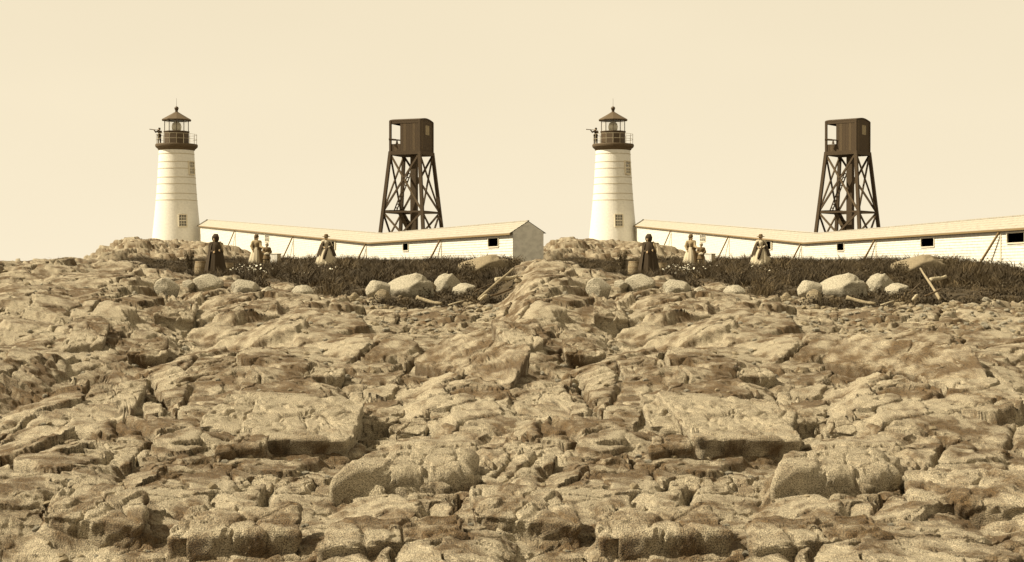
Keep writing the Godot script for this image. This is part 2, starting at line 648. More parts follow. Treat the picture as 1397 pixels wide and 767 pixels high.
func make_terrain() -> void:
	for k in 64 * 64:
		tab.append(rng.randf())
		tab.append(rng.randf())
		tab.append(rng.randf_range(-0.12, 0.12))
		tab.append(rng.randf_range(-0.20, 0.28))
		tab.append(rng.randf_range(-0.28, 0.24))
	nu = int((U1 - U0) / DU) + 1
	nr = 0
	for b in RB:
		nr += b[2]
	H.resize(nu * nr)
	col.resize(nu * nr)
	soil.resize(nu * nr)
	quiet.resize(nu * nr)
	for i in nr:
		rowd.append(depth_of(i))
	var S := FastNoiseLite.TYPE_SIMPLEX_SMOOTH
	n_edge = fnl(S, 1.1, 3, 2)
	var n_big := fnl(S, 0.16, 21, 3)
	var n_fine := fnl(S, 4.5, 23, 4)
	var n_soil := fnl(S, 0.35, 24, 2)
	var kn := []
	for j in nu:
		kn.append(knots(U0 + j * DU))
	# lie of the land
	for i in nr:
		var d := rowd[i]
		var row := PackedFloat32Array()
		for k in TU.size():
			row.append(base_h(TU[k], d))
		for j in nu:
			var k: Vector2 = kn[j]
			H[i * nu + j] = lerpf(row[int(k.x)], row[int(k.x) + 1], k.y)
	# ledges and slabs
	for q in 620:
		var d := 13.0 * pow(62.0 / 13.0, rng.randf())
		var u := rng.randf_range(U0, U1)
		var e: float = edge_at(u)
		if d > e:
			continue
		var w := rng.randf_range(0.45, 1.5) * (1.0 if rng.randf() < 0.65 else 2.0) * (0.75 + d / 60.0)
		var l := w * rng.randf_range(0.6, 1.5)
		var face := rng.randf_range(0.02, 0.17) * (0.7 + d / 70.0)
		if u > 470 and d > 33:
			w *= 0.55
			l *= 0.55
			face *= 0.6
		ledge(u, d, w, l, face, rng.randf_range(-0.45, 0.25))
	for q in 90:      # the layered outcrop under the lighthouse
		var d := rng.randf_range(92, 138)
		var u := rng.randf_range(112, 345)
		var w := rng.randf_range(0.8, 3.2)
		ledge(u, d, w, w * rng.randf_range(0.35, 0.7), rng.randf_range(0.15, 0.55), rng.randf_range(-0.15, 0.15))
	known_rocks()
	# fractures and grain of the rock; soil
	var c1 := fnl(FastNoiseLite.TYPE_CELLULAR, 0.62, 31)
	c1.cellular_return_type = FastNoiseLite.RETURN_DISTANCE2_SUB
	c1.cellular_jitter = 1.0
	var c2v := fnl(FastNoiseLite.TYPE_CELLULAR, 2.3, 33)
	c2v.cellular_return_type = FastNoiseLite.RETURN_CELL_VALUE
	n_tone = fnl(S, 0.5, 41, 3)
	n_lich = fnl(S, 1.9, 42, 4)
	n_spk = fnl(S, 13.0, 43, 3)
	var soil_c := Vector3(0.10, 0.068, 0.028)
	for i in nr:
		var d := rowd[i]
		for j in nu:
			var at := i * nu + j
			var u := U0 + j * DU
			var x := (u - 402.0) / F * d
			var k: Vector2 = kn[j]
			var e: float = lerpf(EDGE[int(k.x)], EDGE[int(k.x) + 1], k.y) + n_soil.get_noise_2d(x, d) * 4.0
			var s := smoothstep(e - 0.7, e + 0.7, d)
			var out := smoothstep(88.0, 97.0, d + n_soil.get_noise_2d(x + 70, d) * 6.0) * (1.0 - smoothstep(330.0, 352.0, u))
			s *= 1.0 - out
			soil[at] = s
			var h := H[at]
			if s < 0.999:
				var wx := x + n_big.get_noise_2d(x * 4, d * 4 + 9) * 0.25
				var wd := d + n_big.get_noise_2d(x * 4 + 40, d * 4) * 0.25 - x * 0.25
				var v2 := c2v.get_noise_2d(wx * 0.8, wd)
				var cr := c1.get_noise_2d(wx * 0.8, wd * 1.1) + 1.0
				var r := n_big.get_noise_2d(x, d) * 0.14
				r += facets(wx, wd, 2.3, 0.20, 0) * 0.80
				r += facets(wx + 3.3, wd + 1.7, 0.70, 0.20, 17) * 0.32
				if d < 75.0:
					r += facets(wx + 1.3, wd + 5.7, 0.22, 0.25, 37) * 0.36
				r += n_fine.get_noise_2d(x, d) * 0.030
				r -= 0.16 * (1.0 - smoothstep(0.0, 0.06, cr))
				# long parallel joints, two sets
				var j1 := absf(fposmod((x * 0.45 + d * 0.89) / 2.3 + n_big.get_noise_2d(x * 0.6, d * 0.6) * 0.45, 1.0) - 0.5) * 2.3
				if n_tone.get_noise_2d(x * 0.8 + 50, d * 0.8) > -0.05:
					r -= 0.26 * (1.0 - smoothstep(0.0, 0.09, j1))
				var j2 := absf(fposmod((x * 0.95 - d * 0.30) / 2.4 + n_big.get_noise_2d(x * 0.6 + 20, d * 0.6) * 0.35, 1.0) - 0.5) * 2.4
				if n_tone.get_noise_2d(x * 0.8 - 50, d * 0.8) > 0.0:
					r -= 0.30 * (1.0 - smoothstep(0.0, 0.08, j2))
				h += r * (1.0 - s) * (1.0 - quiet[at])
				if out > 0.0:      # bedding of the outcrop
					var hb := (h + n_soil.get_noise_2d(x * 0.5, d * 0.5) * 0.25) / 0.30
					var hs: float = (floorf(hb) + smoothstep(0.45, 0.95, hb - floorf(hb)) - hb) * 0.30
					h += hs * out * 0.9
				var c := rock_tone(x, h, d, 0.04 - v2 * 0.12).lerp(soil_c, s)
				col[at] = Color(c.x, c.y, c.z)
			else:
				col[at] = Color(soil_c.x, soil_c.y, soil_c.z)
			if s > 0.001:
				h += s * n_soil.get_noise_2d(x * 2, d * 2) * 0.10
			H[at] = h
	for p in PADS:
		pad(p[0], p[1], p[2], p[3])
	ground_mesh()

const PADS := [[241, 150, 2.48, 4.0], [294, 58, -0.26, 0.9], [276, 59, -0.30, 0.8], [311, 60, -0.26, 0.6],
	[445, 78, 0.28, 1.2], [350, 75, 0.16, 1.2], [364, 74.5, 0.14, 0.9], [562, 130, 1.3, 3.5], [372, 77, 0.12, 0.7], [398, 80, 0.2, 1.0]]

func pad(u: float, d: float, h: float, r: float) -> void:
	var x0 := (u - 402.0) / F * d
	for i in range(int(row_of(d - r * 1.5)), int(row_of(d + r * 1.5)) + 1):
		var e := rowd[i]
		for j in nu:
			var x := (U0 + j * DU - 402.0) / F * e
			var q := Vector2(x - x0, e - d).length() / r
			if q < 1.5:
				H[i * nu + j] = lerpf(h, H[i * nu + j], smoothstep(0.6, 1.5, q))

func edge_at(u: float) -> float:
	var k := knots(u)
	return lerpf(EDGE[int(k.x)], EDGE[int(k.x) + 1], k.y)

func ledge(u: float, d: float, w: float, l: float, face: float, turn: float) -> void:
	var x := (u - 402.0) / F * d
	var c := Vector2(x, d + l * 0.5)
	var poly := []
	var n := rng.randi_range(5, 7)
	for k in n:
		var t := TAU * (k + rng.randf_range(-0.25, 0.25)) / n
		var p := Vector2(cos(t) * w * 0.5, sin(t) * l * 0.5)
		poly.append(c + p.rotated(turn))
	var slope := (base_h(u, d + 1.0) - base_h(u, d - 1.0)) * 0.5
	slab(poly, Vector2(x, d), base_h(u, d) + face, rng.randf_range(-0.10, 0.16), slope * rng.randf_range(0.5, 1.3), rng.randf_range(0.02, 0.07), rng.randf_range(1.2, 3.5), 0.06)

func known_rocks() -> void:
	# farther ledges first
	picture_slab([215, 430, 446], [268, 436, 447], [225, 410], [262, 410], 0.30, 0.06, 0.0)
	picture_slab([300, 434, 447], [382, 430, 444], [322, 418], [372, 416], 0.22, 0.06, 0.0)
	picture_slab([345, 418, 428], [430, 424, 432], [350, 404], [420, 404], 0.15, 0.06, 0.0)
	picture_slab([500, 434, 444], [545, 438, 448], [505, 424], [540, 426], 0.15)
	picture_slab([95, 474, 486], [150, 466, 484], [95, 432], [142, 440], 0.20, 0.06, 0.0)
	picture_slab([178, 480, 494], [234, 484, 496], [186, 460], [222, 462], 0.18, 0.06, 0.0)
	picture_slab([318, 492, 500], [372, 486, 494], [330, 474], [366, 474], 0.12)
	picture_slab([418, 512, 524], [470, 512, 523], [424, 501], [466, 502], 0.10)
	picture_slab([255, 520, 530], [330, 505, 516], [262, 488], [320, 484], 0.14, 0.06, 0.0)
	picture_slab([548, 488, 505], [735, 528, 560], [592, 460], [735, 468], 0.28, 0.06, 0.34)  # big right slab: shade of its steep face painted in as darker tone
	picture_slab([440, 560, 577], [492, 574, 590], [452, 544], [505, 556], 0.14, 0.05, 0.0)
	picture_slab([490, 578, 590], [546, 574, 584], [500, 557], [548, 560], 0.14, 0.05, 0.0)
	picture_slab([582, 568, 592], [614, 570, 591], [578, 560], [614, 562], 0.10, 0.04, 0.0, 0.05)
	picture_slab([545, 588, 600], [585, 590, 600], [550, 572], [582, 570], 0.14, 0.06, 0.0)
	picture_slab([110, 560, 580], [200, 585, 606], [120, 500], [190, 520], 0.13, 0.06, 0.0)
	picture_slab([104, 622, 645], [190, 640, 660], [118, 596], [190, 606], 0.14, 0.06, 0.0)
	picture_slab([287, 574, 608], [350, 593, 612], [300, 537], [430, 533], 0.11, 0.06, -0.25)
	picture_slab([345, 597, 640], [498, 600, 634], [335, 536], [480, 546], 0.11, 0.05, -0.3, 0.07)
	picture_slab([300, 616, 660], [366, 606, 656], [318, 591], [366, 590], 0.14, 0.05, 0.0, 0.08)
	picture_slab([462, 646, 704], [650, 640, 690], [492, 610], [640, 608], 0.16, 0.20, -0.3, 0.10)
	picture_slab([195, 668, 700], [290, 645, 676], [220, 640], [290, 618], 0.16, 0.06, 0.0)
	picture_slab([330, 668, 700], [430, 664, 690], [340, 650], [420, 648], 0.16, 0.06, 0.0)
	picture_slab([60, 700, 760], [210, 715, 770], [80, 655], [190, 668], 0.15, 0.06, 0.0)
	picture_slab([230, 730, 790], [420, 725, 790], [250, 690], [400, 688], 0.15, 0.06, 0.0)
	picture_slab([440, 745, 800], [640, 730, 790], [450, 706], [620, 700], 0.15, 0.06, 0.0)
	picture_slab([660, 680, 720], [860, 690, 740], [670, 640], [840, 640], 0.15, 0.06, 0.0)
	crack([[203, 512], [215, 540], [233, 578], [245, 600]], 0.45, 0.10)
	crack([[262, 532], [252, 560], [238, 584]], 0.30, 0.08)
	crack([[540, 500], [600, 516], [650, 534], [712, 562]], 0.45, 0.22)
	crack([[265, 498], [275, 520]], 0.20, 0.06)
	crack([[120, 590], [165, 600], [205, 622]], 0.25, 0.10)
	crack([[440, 580], [480, 592], [540, 588], [580, 602], [600, 606]], 0.30, 0.12)

func ground_mesh() -> void:
	var x0 := -62.0
	var nx := int((1458.0 - x0) / DU)
	var n3 := fnl(FastNoiseLite.TYPE_SIMPLEX_SMOOTH, 2.6, 51, 3)
	var V := PackedVector3Array()
	var C := PackedColorArray()
	V.resize(nx * nr)
	C.resize(nx * nr)
	for i in nr:
		var d := rowd[i]
		var amp := 0.075
		for j in nx:
			var x := x0 + j * DU
			var w := smoothstep(SEAM - 34.0, SEAM + 34.0, x)
			var u := x
			if w >= 0.5:
				u = x - SHIFT + PAR / d
			var h := 0.0
			var c: Color
			if w <= 0.0 or w >= 1.0:
				var q := clampf((u - U0) / DU, 0.0, nu - 1.001)
				var q0 := int(q)
				h = lerpf(H[i * nu + q0], H[i * nu + q0 + 1], q - q0)
				c = col[i * nu + q0]
			else:
				h = lerpf(ground(x, d), ground(x - SHIFT + PAR / d, d), w)
				c = col[i * nu + int((u - U0) / DU)]
			var lx := (u - 402.0) / F * d
			var a := n3.get_noise_3d(lx, h * 2.5, d) * amp
			var b := n3.get_noise_3d(lx + 31.7, h * 2.5, d + 11.3) * amp
			V[i * nx + j] = Vector3((x - CX) / F * d + a, h, -d + b)
			C[i * nx + j] = c
	var N := PackedVector3Array()
	N.resize(nx * nr)
	for i in nr:
		var ia := maxi(i - 1, 0) * nx
		var ib := mini(i + 1, nr - 1) * nx
		for j in nx:
			var e := V[i * nx + mini(j + 1, nx - 1)] - V[i * nx + maxi(j - 1, 0)]
			var f := V[ib + j] - V[ia + j]
			N[i * nx + j] = e.cross(f).normalized()
	var I := PackedInt32Array()
	I.resize((nx - 1) * (nr - 1) * 6)
	var p := 0
	for i in nr - 1:
		for j in nx - 1:
			var a := i * nx + j
			I[p] = a
			I[p + 1] = a + nx
			I[p + 2] = a + 1
			I[p + 3] = a + 1
			I[p + 4] = a + nx
			I[p + 5] = a + nx + 1
			p += 6
	var arr := []
	arr.resize(Mesh.ARRAY_MAX)
	arr[Mesh.ARRAY_VERTEX] = V
	arr[Mesh.ARRAY_NORMAL] = N
	arr[Mesh.ARRAY_COLOR] = C
	arr[Mesh.ARRAY_INDEX] = I
	var mesh := ArrayMesh.new()
	mesh.add_surface_from_arrays(Mesh.PRIMITIVE_TRIANGLES, arr)
	var o := MeshInstance3D.new()
	o.name = "ground"
	o.mesh = mesh
	o.material_override = M.rock
	add_child(o)
	struct_of(o)
	tag(o, "pale fractured ledge rock of the shore, grassy soil behind it", "ground")
	make_blocks(o)

func make_sea() -> void:
	var st := begin()
	quad(st, Vector3(-4000, -5, 40), Vector3(4000, -5, 40), Vector3(4000, -5, -8000), Vector3(-4000, -5, -8000))
	var o := part("sea", st, M.sea, self)
	struct_of(o)
	tag(o, "calm pale sea beyond the rocky shore", "sea")

# ------------------------------------------------------------------ blocks of rock on the ledge
var blocks := []

# a jointed block: footprint corners (X, depth), top plane h0 at the first corner with slopes sx, sd, rounded rim, walls going down deep
func rock_block(b: Array, seed_: int, np := 190, caps := 26, walls := 15) -> Array:
	var pts: Array = b[0]
	var c := Vector2.ZERO
	for p in pts:
		c += p / pts.size()
	var rad := PackedFloat32Array()
	for k in np:
		var a := TAU * k / np
		var dir := Vector2(sin(a), cos(a))
		var best := 1e9
		for q in pts.size():
			var p0: Vector2 = pts[q] - c
			var e: Vector2 = pts[(q + 1) % pts.size()] - c - p0
			var den := dir.cross(e)
			if absf(den) < 1e-6:
				continue
			var t := p0.cross(e) / den
			var w := p0.cross(dir) / den
			if t > 0 and w >= -0.001 and w <= 1.001:
				best = minf(best, t)
		rad.append(best)
	var sm := PackedFloat32Array()
	var wdt := 1
	for k in np:
		var q := 0.0
		for m in range(-wdt, wdt + 1):
			q += rad[(k + m + np) % np]
		sm.append(q / (wdt * 2 + 1))
	var na := fnl(FastNoiseLite.TYPE_SIMPLEX_SMOOTH, 1.2, seed_, 2)
	var nb := fnl(FastNoiseLite.TYPE_SIMPLEX_SMOOTH, 6.0, seed_ + 1, 4)
	var nc := fnl(FastNoiseLite.TYPE_CELLULAR, 2.0, seed_ + 2)
	nc.cellular_return_type = FastNoiseLite.RETURN_DISTANCE2_SUB
	var nd := fnl(FastNoiseLite.TYPE_CELLULAR, 3.4, seed_ + 3)
	nd.cellular_return_type = FastNoiseLite.RETURN_CELL_VALUE
	var edge: float = b[4]
	var deep: float = b[5]
	var rows := []
	for k in walls:
		var t := float(k) / walls
		rows.append([-0.10 * pow(1.0 - t, 0.7) - edge * 0.0, -deep + (deep - edge) * t, 0.0])
	for k in 5:
		var a := PI * 0.5 * k / 4.0
		rows.append([-edge * (1.0 - cos(a)), -edge + edge * sin(a), k / 4.0])
	var first: float = rows[-1][0]
	var mean := 0.0
	for r in sm:
		mean += r / np
	var N := rows.size() + caps
	var V := PackedVector3Array()
	var C := PackedColorArray()
	for i in N:
		for k in np:
			var a := TAU * k / np
			var dir := Vector2(sin(a), cos(a))
			var inset: float
			var lev := 0.0
			var up := 1.0
			var r := sm[k]
			if i < rows.size():
				inset = rows[i][0]
				lev = rows[i][1]
				up = rows[i][2]
				r = maxf(r + inset, 0.05)
			else:
				var t := float(i - rows.size() + 1) / caps
				r = (r + first) * (1.0 - t)
			var p := c + dir * r
			var y: float = b[1] + (p.x - pts[0].x) * b[2] + (p.y - pts[0].y) * b[3] + lev
			var n := Vector3(dir.x * (1.0 - up), up, -dir.y * (1.0 - up)).normalized()
			var w := Vector3(p.x, y, p.y)
			var disp := na.get_noise_3dv(w) * 0.055 + nb.get_noise_3dv(w) * 0.026 + nd.get_noise_3dv(w) * 0.030
			disp -= 0.05 * (1.0 - smoothstep(0.0, 0.09, nc.get_noise_3dv(w) + 1.0))
			V.append(Vector3(p.x - c.x, y, -(p.y - c.y)) + n * disp)
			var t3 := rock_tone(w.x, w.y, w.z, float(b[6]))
			C.append(Color(t3.x, t3.y, t3.z))
	var NN := PackedVector3Array()
	NN.resize(V.size())
	for i in N:
		for k in np:
			var e := V[i * np + (k + 1) % np] - V[i * np + (k + np - 1) % np]
			var f := V[mini(i + 1, N - 1) * np + k] - V[maxi(i - 1, 0) * np + k]
			var m := f.cross(e)
			NN[i * np + k] = -m.normalized() if m.length() > 1e-9 else Vector3.UP
	var I := PackedInt32Array()
	for i in N - 1:
		for k in np:
			var q := (k + 1) % np
			I.append_array([i * np + k, (i + 1) * np + k, i * np + q, i * np + q, (i + 1) * np + k, (i + 1) * np + q])
	var arr := []
	arr.resize(Mesh.ARRAY_MAX)
	arr[Mesh.ARRAY_VERTEX] = V
	arr[Mesh.ARRAY_NORMAL] = NN
	arr[Mesh.ARRAY_COLOR] = C
	arr[Mesh.ARRAY_INDEX] = I
	var mesh := ArrayMesh.new()
	mesh.add_surface_from_arrays(Mesh.PRIMITIVE_TRIANGLES, arr)
	return [mesh, c]

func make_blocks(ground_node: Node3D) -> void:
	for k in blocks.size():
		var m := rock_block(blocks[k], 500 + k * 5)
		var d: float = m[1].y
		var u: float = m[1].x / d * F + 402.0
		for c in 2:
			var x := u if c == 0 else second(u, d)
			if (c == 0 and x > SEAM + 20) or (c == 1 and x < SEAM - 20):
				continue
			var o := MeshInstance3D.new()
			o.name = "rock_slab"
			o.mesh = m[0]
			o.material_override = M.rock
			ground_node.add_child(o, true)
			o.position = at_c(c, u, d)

# ------------------------------------------------------------------ grass and plants
func tuft_mesh(blades: int, h: float, spread: float, w: float, seed_: int) -> ArrayMesh:
	var r := RandomNumberGenerator.new()
	r.seed = seed_
	var st := begin()
	for k in blades:
		var a := r.randf() * TAU
		var at := Vector3(cos(a), 0, sin(a)) * spread * sqrt(r.randf())
		var lean := Vector3(r.randf_range(-1, 1), 0, r.randf_range(-1, 1)) * h * 0.8
		var hh := h * r.randf_range(0.45, 1.0)
		var b := r.randf() * TAU
		var side := Vector3(cos(b), 0, sin(b)) * w * r.randf_range(0.6, 1.3)
		var m := at + lean * 0.3 + Vector3.UP * hh * 0.6
		var t := at + lean + Vector3.UP * hh
		quad(st, at - side, at + side, m + side * 0.7, m - side * 0.7)
		tri(st, m - side * 0.7, m + side * 0.7, t)
	st.generate_normals()
	return st.commit()

func scrub_mesh() -> ArrayMesh:
	var r := RandomNumberGenerator.new()
	r.seed = 77
	var st := begin()
	for k in 110:
		var v := Vector3(r.randfn(), 0, r.randfn()) * 0.16
		v.y = r.randf() * 0.34 * exp(-v.length_squared() * 14.0) + 0.02
		var b := Basis.from_euler(Vector3(r.randf() * 6, r.randf() * 6, r.randf() * 6))
		var z := r.randf_range(0.025, 0.055)
		quad(st, v + b * Vector3(-z * 0.45, 0, 0), v + b * Vector3(0, -z * 0.2, z), v + b * Vector3(z * 0.45, 0, 0), v + b * Vector3(0, z * 0.2, -z))
	st.generate_normals()
	return st.commit()

func scatter(called: String, mesh: Mesh, m: Material, xf: Array, cols: Array, label: String, category: String) -> void:
	var mm := MultiMesh.new()
	mm.transform_format = MultiMesh.TRANSFORM_3D
	mm.use_colors = not cols.is_empty()
	mm.mesh = mesh
	mm.instance_count = xf.size()
	for k in xf.size():
		mm.set_instance_transform(k, xf[k])
		if mm.use_colors:
			mm.set_instance_color(k, cols[k])
	var o := MultiMeshInstance3D.new()
	o.name = called
	o.multimesh = mm
	o.material_override = m
	add_child(o, true)
	o.set_meta("kind", "stuff")
	tag(o, label, category)

func both(u: float, d: float, dy := 0.0) -> Array:
	var y := ground(u, d) + dy
	var a := []
	if u < SEAM - 2:
		a.append(Vector3((u - CX) / F * d, y, -d))
	var x := second(u, d)
	if x > SEAM + 2:
		a.append(Vector3((x - CX) / F * d, y, -d))
	return a

func make_vegetation() -> void:
	var xf := [[], []]
	var cs := [[], []]
	var fl := []
	var n_h := fnl(FastNoiseLite.TYPE_SIMPLEX_SMOOTH, 0.22, 61, 2)
	var n_c := fnl(FastNoiseLite.TYPE_SIMPLEX_SMOOTH, 0.5, 62, 2)
	for q in 34000:
		var d := rng.randf_range(43, 100)
		var u := rng.randf_range(70, 892)
		if rng.randf() > d / 100.0:
			continue
		if soil_at(u, d) < 0.6:
			continue
		var x := (u - 402.0) / F * d
		var n := n_h.get_noise_2d(x, d)
		var short := smoothstep(330.0, 250.0, u)
		if n < -0.22 and rng.randf() < 0.8:
			continue
		var s := (0.66 + n * 1.1 + rng.randf_range(-0.25, 0.40)) * lerpf(1.0, 0.55, short)
		if u > 480 and d < 52:
			if rng.randf() < 0.55:
				continue
			s *= 0.5
		if d > 68 and d < 80 and (absf(u - 355) < 20 or absf(u - 445) < 14):
			s *= 0.5      # trodden about the visitors' feet
		s = maxf(s, 0.25)
		var kind := 0 if rng.randf() < 0.75 else 1
		var b := Basis(Vector3.UP, rng.randf() * TAU).scaled(Vector3(1.0, s, 1.0) * rng.randf_range(0.85, 1.25))
		var t := clampf(0.5 + n_c.get_noise_2d(x, d) * 0.8 + rng.randf_range(-0.35, 0.35), 0, 1)
		var c := Vector3(0.040, 0.026, 0.009).lerp(Vector3(0.105, 0.071, 0.028), t * t)
		for p in both(u, d, -0.03):
			xf[kind].append(Transform3D(b, p))
			cs[kind].append(Color(c.x, c.y, c.z))
	scatter("grass", tuft_mesh(34, 0.42, 0.26, 0.008, 5), M.leaf, xf[0], cs[0], "dark rough grass covering the slope below the white walkway", "grass")
	scatter("weeds", tuft_mesh(16, 0.46, 0.20, 0.020, 6), M.leaf, xf[1], cs[1], "broad leaved dark weeds growing through the grass", "weeds")
	var sx := []
	var sc := []
	for q in 2300:
		var d := rng.randf_range(44, 96)
		var u := rng.randf_range(120, 892)
		var x := (u - 402.0) / F * d
		if soil_at(u, d) < 0.25 or n_h.get_noise_2d(x * 1.7 + 90, d * 1.7) < -0.02:
			continue
		var k := rng.randf_range(0.5, 1.3) * (0.6 if u < 320 else 1.0)
		var b := Basis(Vector3.UP, rng.randf() * TAU).scaled(Vector3(k * 1.2, k, k * 1.2))
		var t := rng.randf()
		var c := Vector3(0.038, 0.025, 0.009).lerp(Vector3(0.095, 0.064, 0.025), t * t)
		for p in both(u, d, -0.02):
			sx.append(Transform3D(b, p))
			sc.append(Color(c.x, c.y, c.z))
	scatter("scrub", scrub_mesh(), M.leaf, sx, sc, "low dark leafy scrub breaking raggedly into the rocks", "scrub")
	for q in 120:
		var u := rng.randf_range(312, 356) if q < 90 else rng.randf_range(340, 480)
		var d := rng.randf_range(55, 63)
		for p in both(u, d, rng.randf_range(0.25, 0.42)):
			fl.append(Transform3D(Basis.from_euler(Vector3(rng.randf_range(0.2, 1.0), rng.randf() * TAU, 0)).scaled(Vector3.ONE * rng.randf_range(0.7, 1.6)), p))
	var st := begin()
	for k in 7:
		var a := TAU * k / 7.0
		var b := TAU * (k + 1) / 7.0
		tri(st, Vector3(0, 0.005, 0), Vector3(sin(a), 0, cos(a)) * 0.03, Vector3(sin(b), 0, cos(b)) * 0.03)
	st.generate_normals()
	scatter("wild_flowers", st.commit(), M.flower, fl, [], "small white wild flowers speckling the dark grass", "flowers")
	# loose stones in the hollows and at the foot of the grass
	var ms := [[], []]
	for q in 2600:
		var u := rng.randf_range(U0, U1)
		var d := rng.randf_range(14, 50)
		if u > 480 and rng.randf() < 0.6:
			d = rng.randf_range(34, 50)
		if soil_at(u, d) > 0.9:
			continue
		var h := ground(u, d)
		var hollow := (ground(u + 14, d) + ground(u - 14, d) + ground(u, d + 0.5) + ground(u, d - 0.3)) * 0.25 - h
		if hollow < 0.01 and not (u > 480 and d > 36):
			continue
		var s := rng.randf_range(0.02, 0.075) * (1.0 + maxf(d - 25, 0) / 22.0)
		var b := Basis.from_euler(Vector3(rng.randf() * 6, rng.randf() * 6, rng.randf() * 6)).scaled(Vector3(s, s * rng.randf_range(0.5, 0.9), s * rng.randf_range(0.7, 1.3)))
		for p in both(u, d, s * 0.2):
			ms[q % 2].append(Transform3D(b, p))
	for k in 2:
		var b := begin()
		rock_shape(b, 71 + k, Vector3.ONE, 3, 0.35)
		b.generate_normals()
		scatter("rubble", b.commit(), [M.boulder_dull, M.boulder][k], ms[k], [], ["small dull stones lying in the hollows of the ledge", "small pale stones lying in the hollows of the ledge"][k], "stones")

# ------------------------------------------------------------------ lighthouse
func make_lighthouse() -> void:
	var t := thing("lighthouse", "tall white round lighthouse with iron bands and dark lantern on rock outcrop", "lighthouse")
	var s := 0.075
	var st := begin(0)
	var holes := [[1, 5, 2.025, 3.225], [8, 13, 7.375, 8.675]]     # segments of 5 degrees, heights: the window openings
	var hs := [-1.2, 0.0, 1.0, 2.025, 3.225, 4.2, 5.2, 6.3, 7.375, 8.675, 9.3, 9.9]
	for i in hs.size() - 1:
		for k in 72:
			var open := false
			for h in holes:
				if k >= h[0] and k < h[1] and hs[i] > h[2] - 0.01 and hs[i + 1] < h[3] + 0.01:
					open = true
			if open:
				continue
			var q: Array[Vector3] = []
			for c in [[i, k], [i, k + 1], [i + 1, k + 1], [i + 1, k]]:
				var g := deg_to_rad(5.0 * c[1])
				var y: float = hs[c[0]]
				var r := tower_radius(y)
				q.append(Vector3(sin(g) * r, y, cos(g) * r))
			quad(st, q[0], q[1], q[2], q[3])
	part("tower", st, M.white, t)
	st = begin(0)
	lathe(st, [[2.25, -1.1], [1.95, 3.3], [1.70, 7.0], [1.50, 9.8]], 40, 0, 1, deg_to_rad(82), deg_to_rad(345))
	part("inner_wall", st, M.barrel, t)
	for y in [211, 222, 231, 243, 252, 265, 274]:
		var h: float = (337 - y) * s
		var q := h / 9.9
		var r := lerpf(2.55, 1.76, q) - 0.10 * sin(q * PI)
		st = begin()
		lathe(st, [[r - 0.02, h - 0.035], [r + 0.022, h - 0.03], [r + 0.018, h + 0.03], [r - 0.02, h + 0.035]], 64)
		part("iron_band", st, M.band, t)
	lighthouse_window(t, 15.0, 2.625, 0.72, 1.12, tower_radius(2.625) - 0.03)
	lighthouse_window(t, 52.5, 8.025, 0.72, 1.22, tower_radius(8.025) - 0.03)
	st = begin()
	lathe(st, [[1.74, 9.82], [1.86, 9.92], [1.90, 10.02], [2.04, 10.12], [2.12, 10.22], [2.14, 10.40], [2.10, 10.48], [0.02, 10.50]], 56)
	var g := part("gallery", st, M.gallery, t)
	for k in 18:
		var a := TAU * k / 18.0
		st = begin()
		var p := Vector3(sin(a) * 2.04, 10.48, cos(a) * 2.04)
		tube(st, [p, p + Vector3.UP * 1.0], [0.018, 0.018], 6)
		part("baluster", st, M.band, g)
	for h in [10.98, 11.48]:
		st = begin()
		var pts := []
		var rr := []
		for k in 49:
			pts.append(Vector3(sin(TAU * k / 48.0) * 2.04, h, cos(TAU * k / 48.0) * 2.04))
			rr.append(0.016)
		tube(st, pts, rr, 6, false)
		part("rail", st, M.band, g)
	# lantern: ten sided
	st = begin()
	lathe(st, [[1.30, 10.48], [1.30, 11.70], [1.36, 11.72], [1.36, 11.80], [1.2, 11.80]], 10)
	part("lantern_base", st, M.iron, t)
	for k in 10:
		var a := TAU * k / 10.0
		var b := TAU * (k + 1) / 10.0
		st = begin()
		quad(st, Vector3(sin(a) * 1.24, 11.80, cos(a) * 1.24), Vector3(sin(b) * 1.24, 11.80, cos(b) * 1.24), Vector3(sin(b) * 1.24, 12.92, cos(b) * 1.24), Vector3(sin(a) * 1.24, 12.92, cos(a) * 1.24))
		part("lantern_pane", st, M.glass, t)
		st = begin()
		tube(st, [Vector3(sin(a) * 1.25, 11.79, cos(a) * 1.25), Vector3(sin(a) * 1.25, 12.94, cos(a) * 1.25)], [0.035, 0.035], 6)
		part("mullion", st, M.iron, t)
	st = begin(0)
	lathe(st, [[0.10, 11.6], [0.30, 11.75], [0.46, 12.0], [0.50, 12.3], [0.42, 12.6], [0.2, 12.8]], 24)
	part("lens", st, M.lens, t)
	st = begin()
	lathe(st, [[0.25, 10.5], [0.28, 11.6], [0.05, 11.65]], 16)
	part("lens_pedestal", st, M.iron, t)
	st = begin()
	lathe(st, [[1.1, 12.90], [1.52, 12.90], [1.54, 12.98], [1.46, 13.04], [1.0, 13.30], [0.55, 13.56], [0.26, 13.74], [0.18, 13.78], [0.02, 13.8]], 10)
	var roof := part("roof", st, M.gallery, t)
	st = begin()
	lathe(st, [[0.15, 13.7], [0.14, 13.98], [0.20, 14.0], [0.10, 14.03]], 16)
	part("vent_neck", st, M.iron, roof)
	st = begin(0)
	lathe(st, [[0.02, 13.96], [0.16, 14.02], [0.23, 14.16], [0.17, 14.31], [0.02, 14.38]], 16)
	part("ball", st, M.iron, roof)
	st = begin()
	tube(st, [Vector3(0, 14.35, 0), Vector3(0, 15.2, 0)], [0.016, 0.010], 6)
	part("lightning_rod", st, M.iron, roof)
	place(t, 241, 150, 2.48)

func tower_radius(h: float) -> float:
	var q := h / 9.9
	return lerpf(2.55, 1.76, q) - (0.10 * sin(clampf(q, 0, 1) * PI))

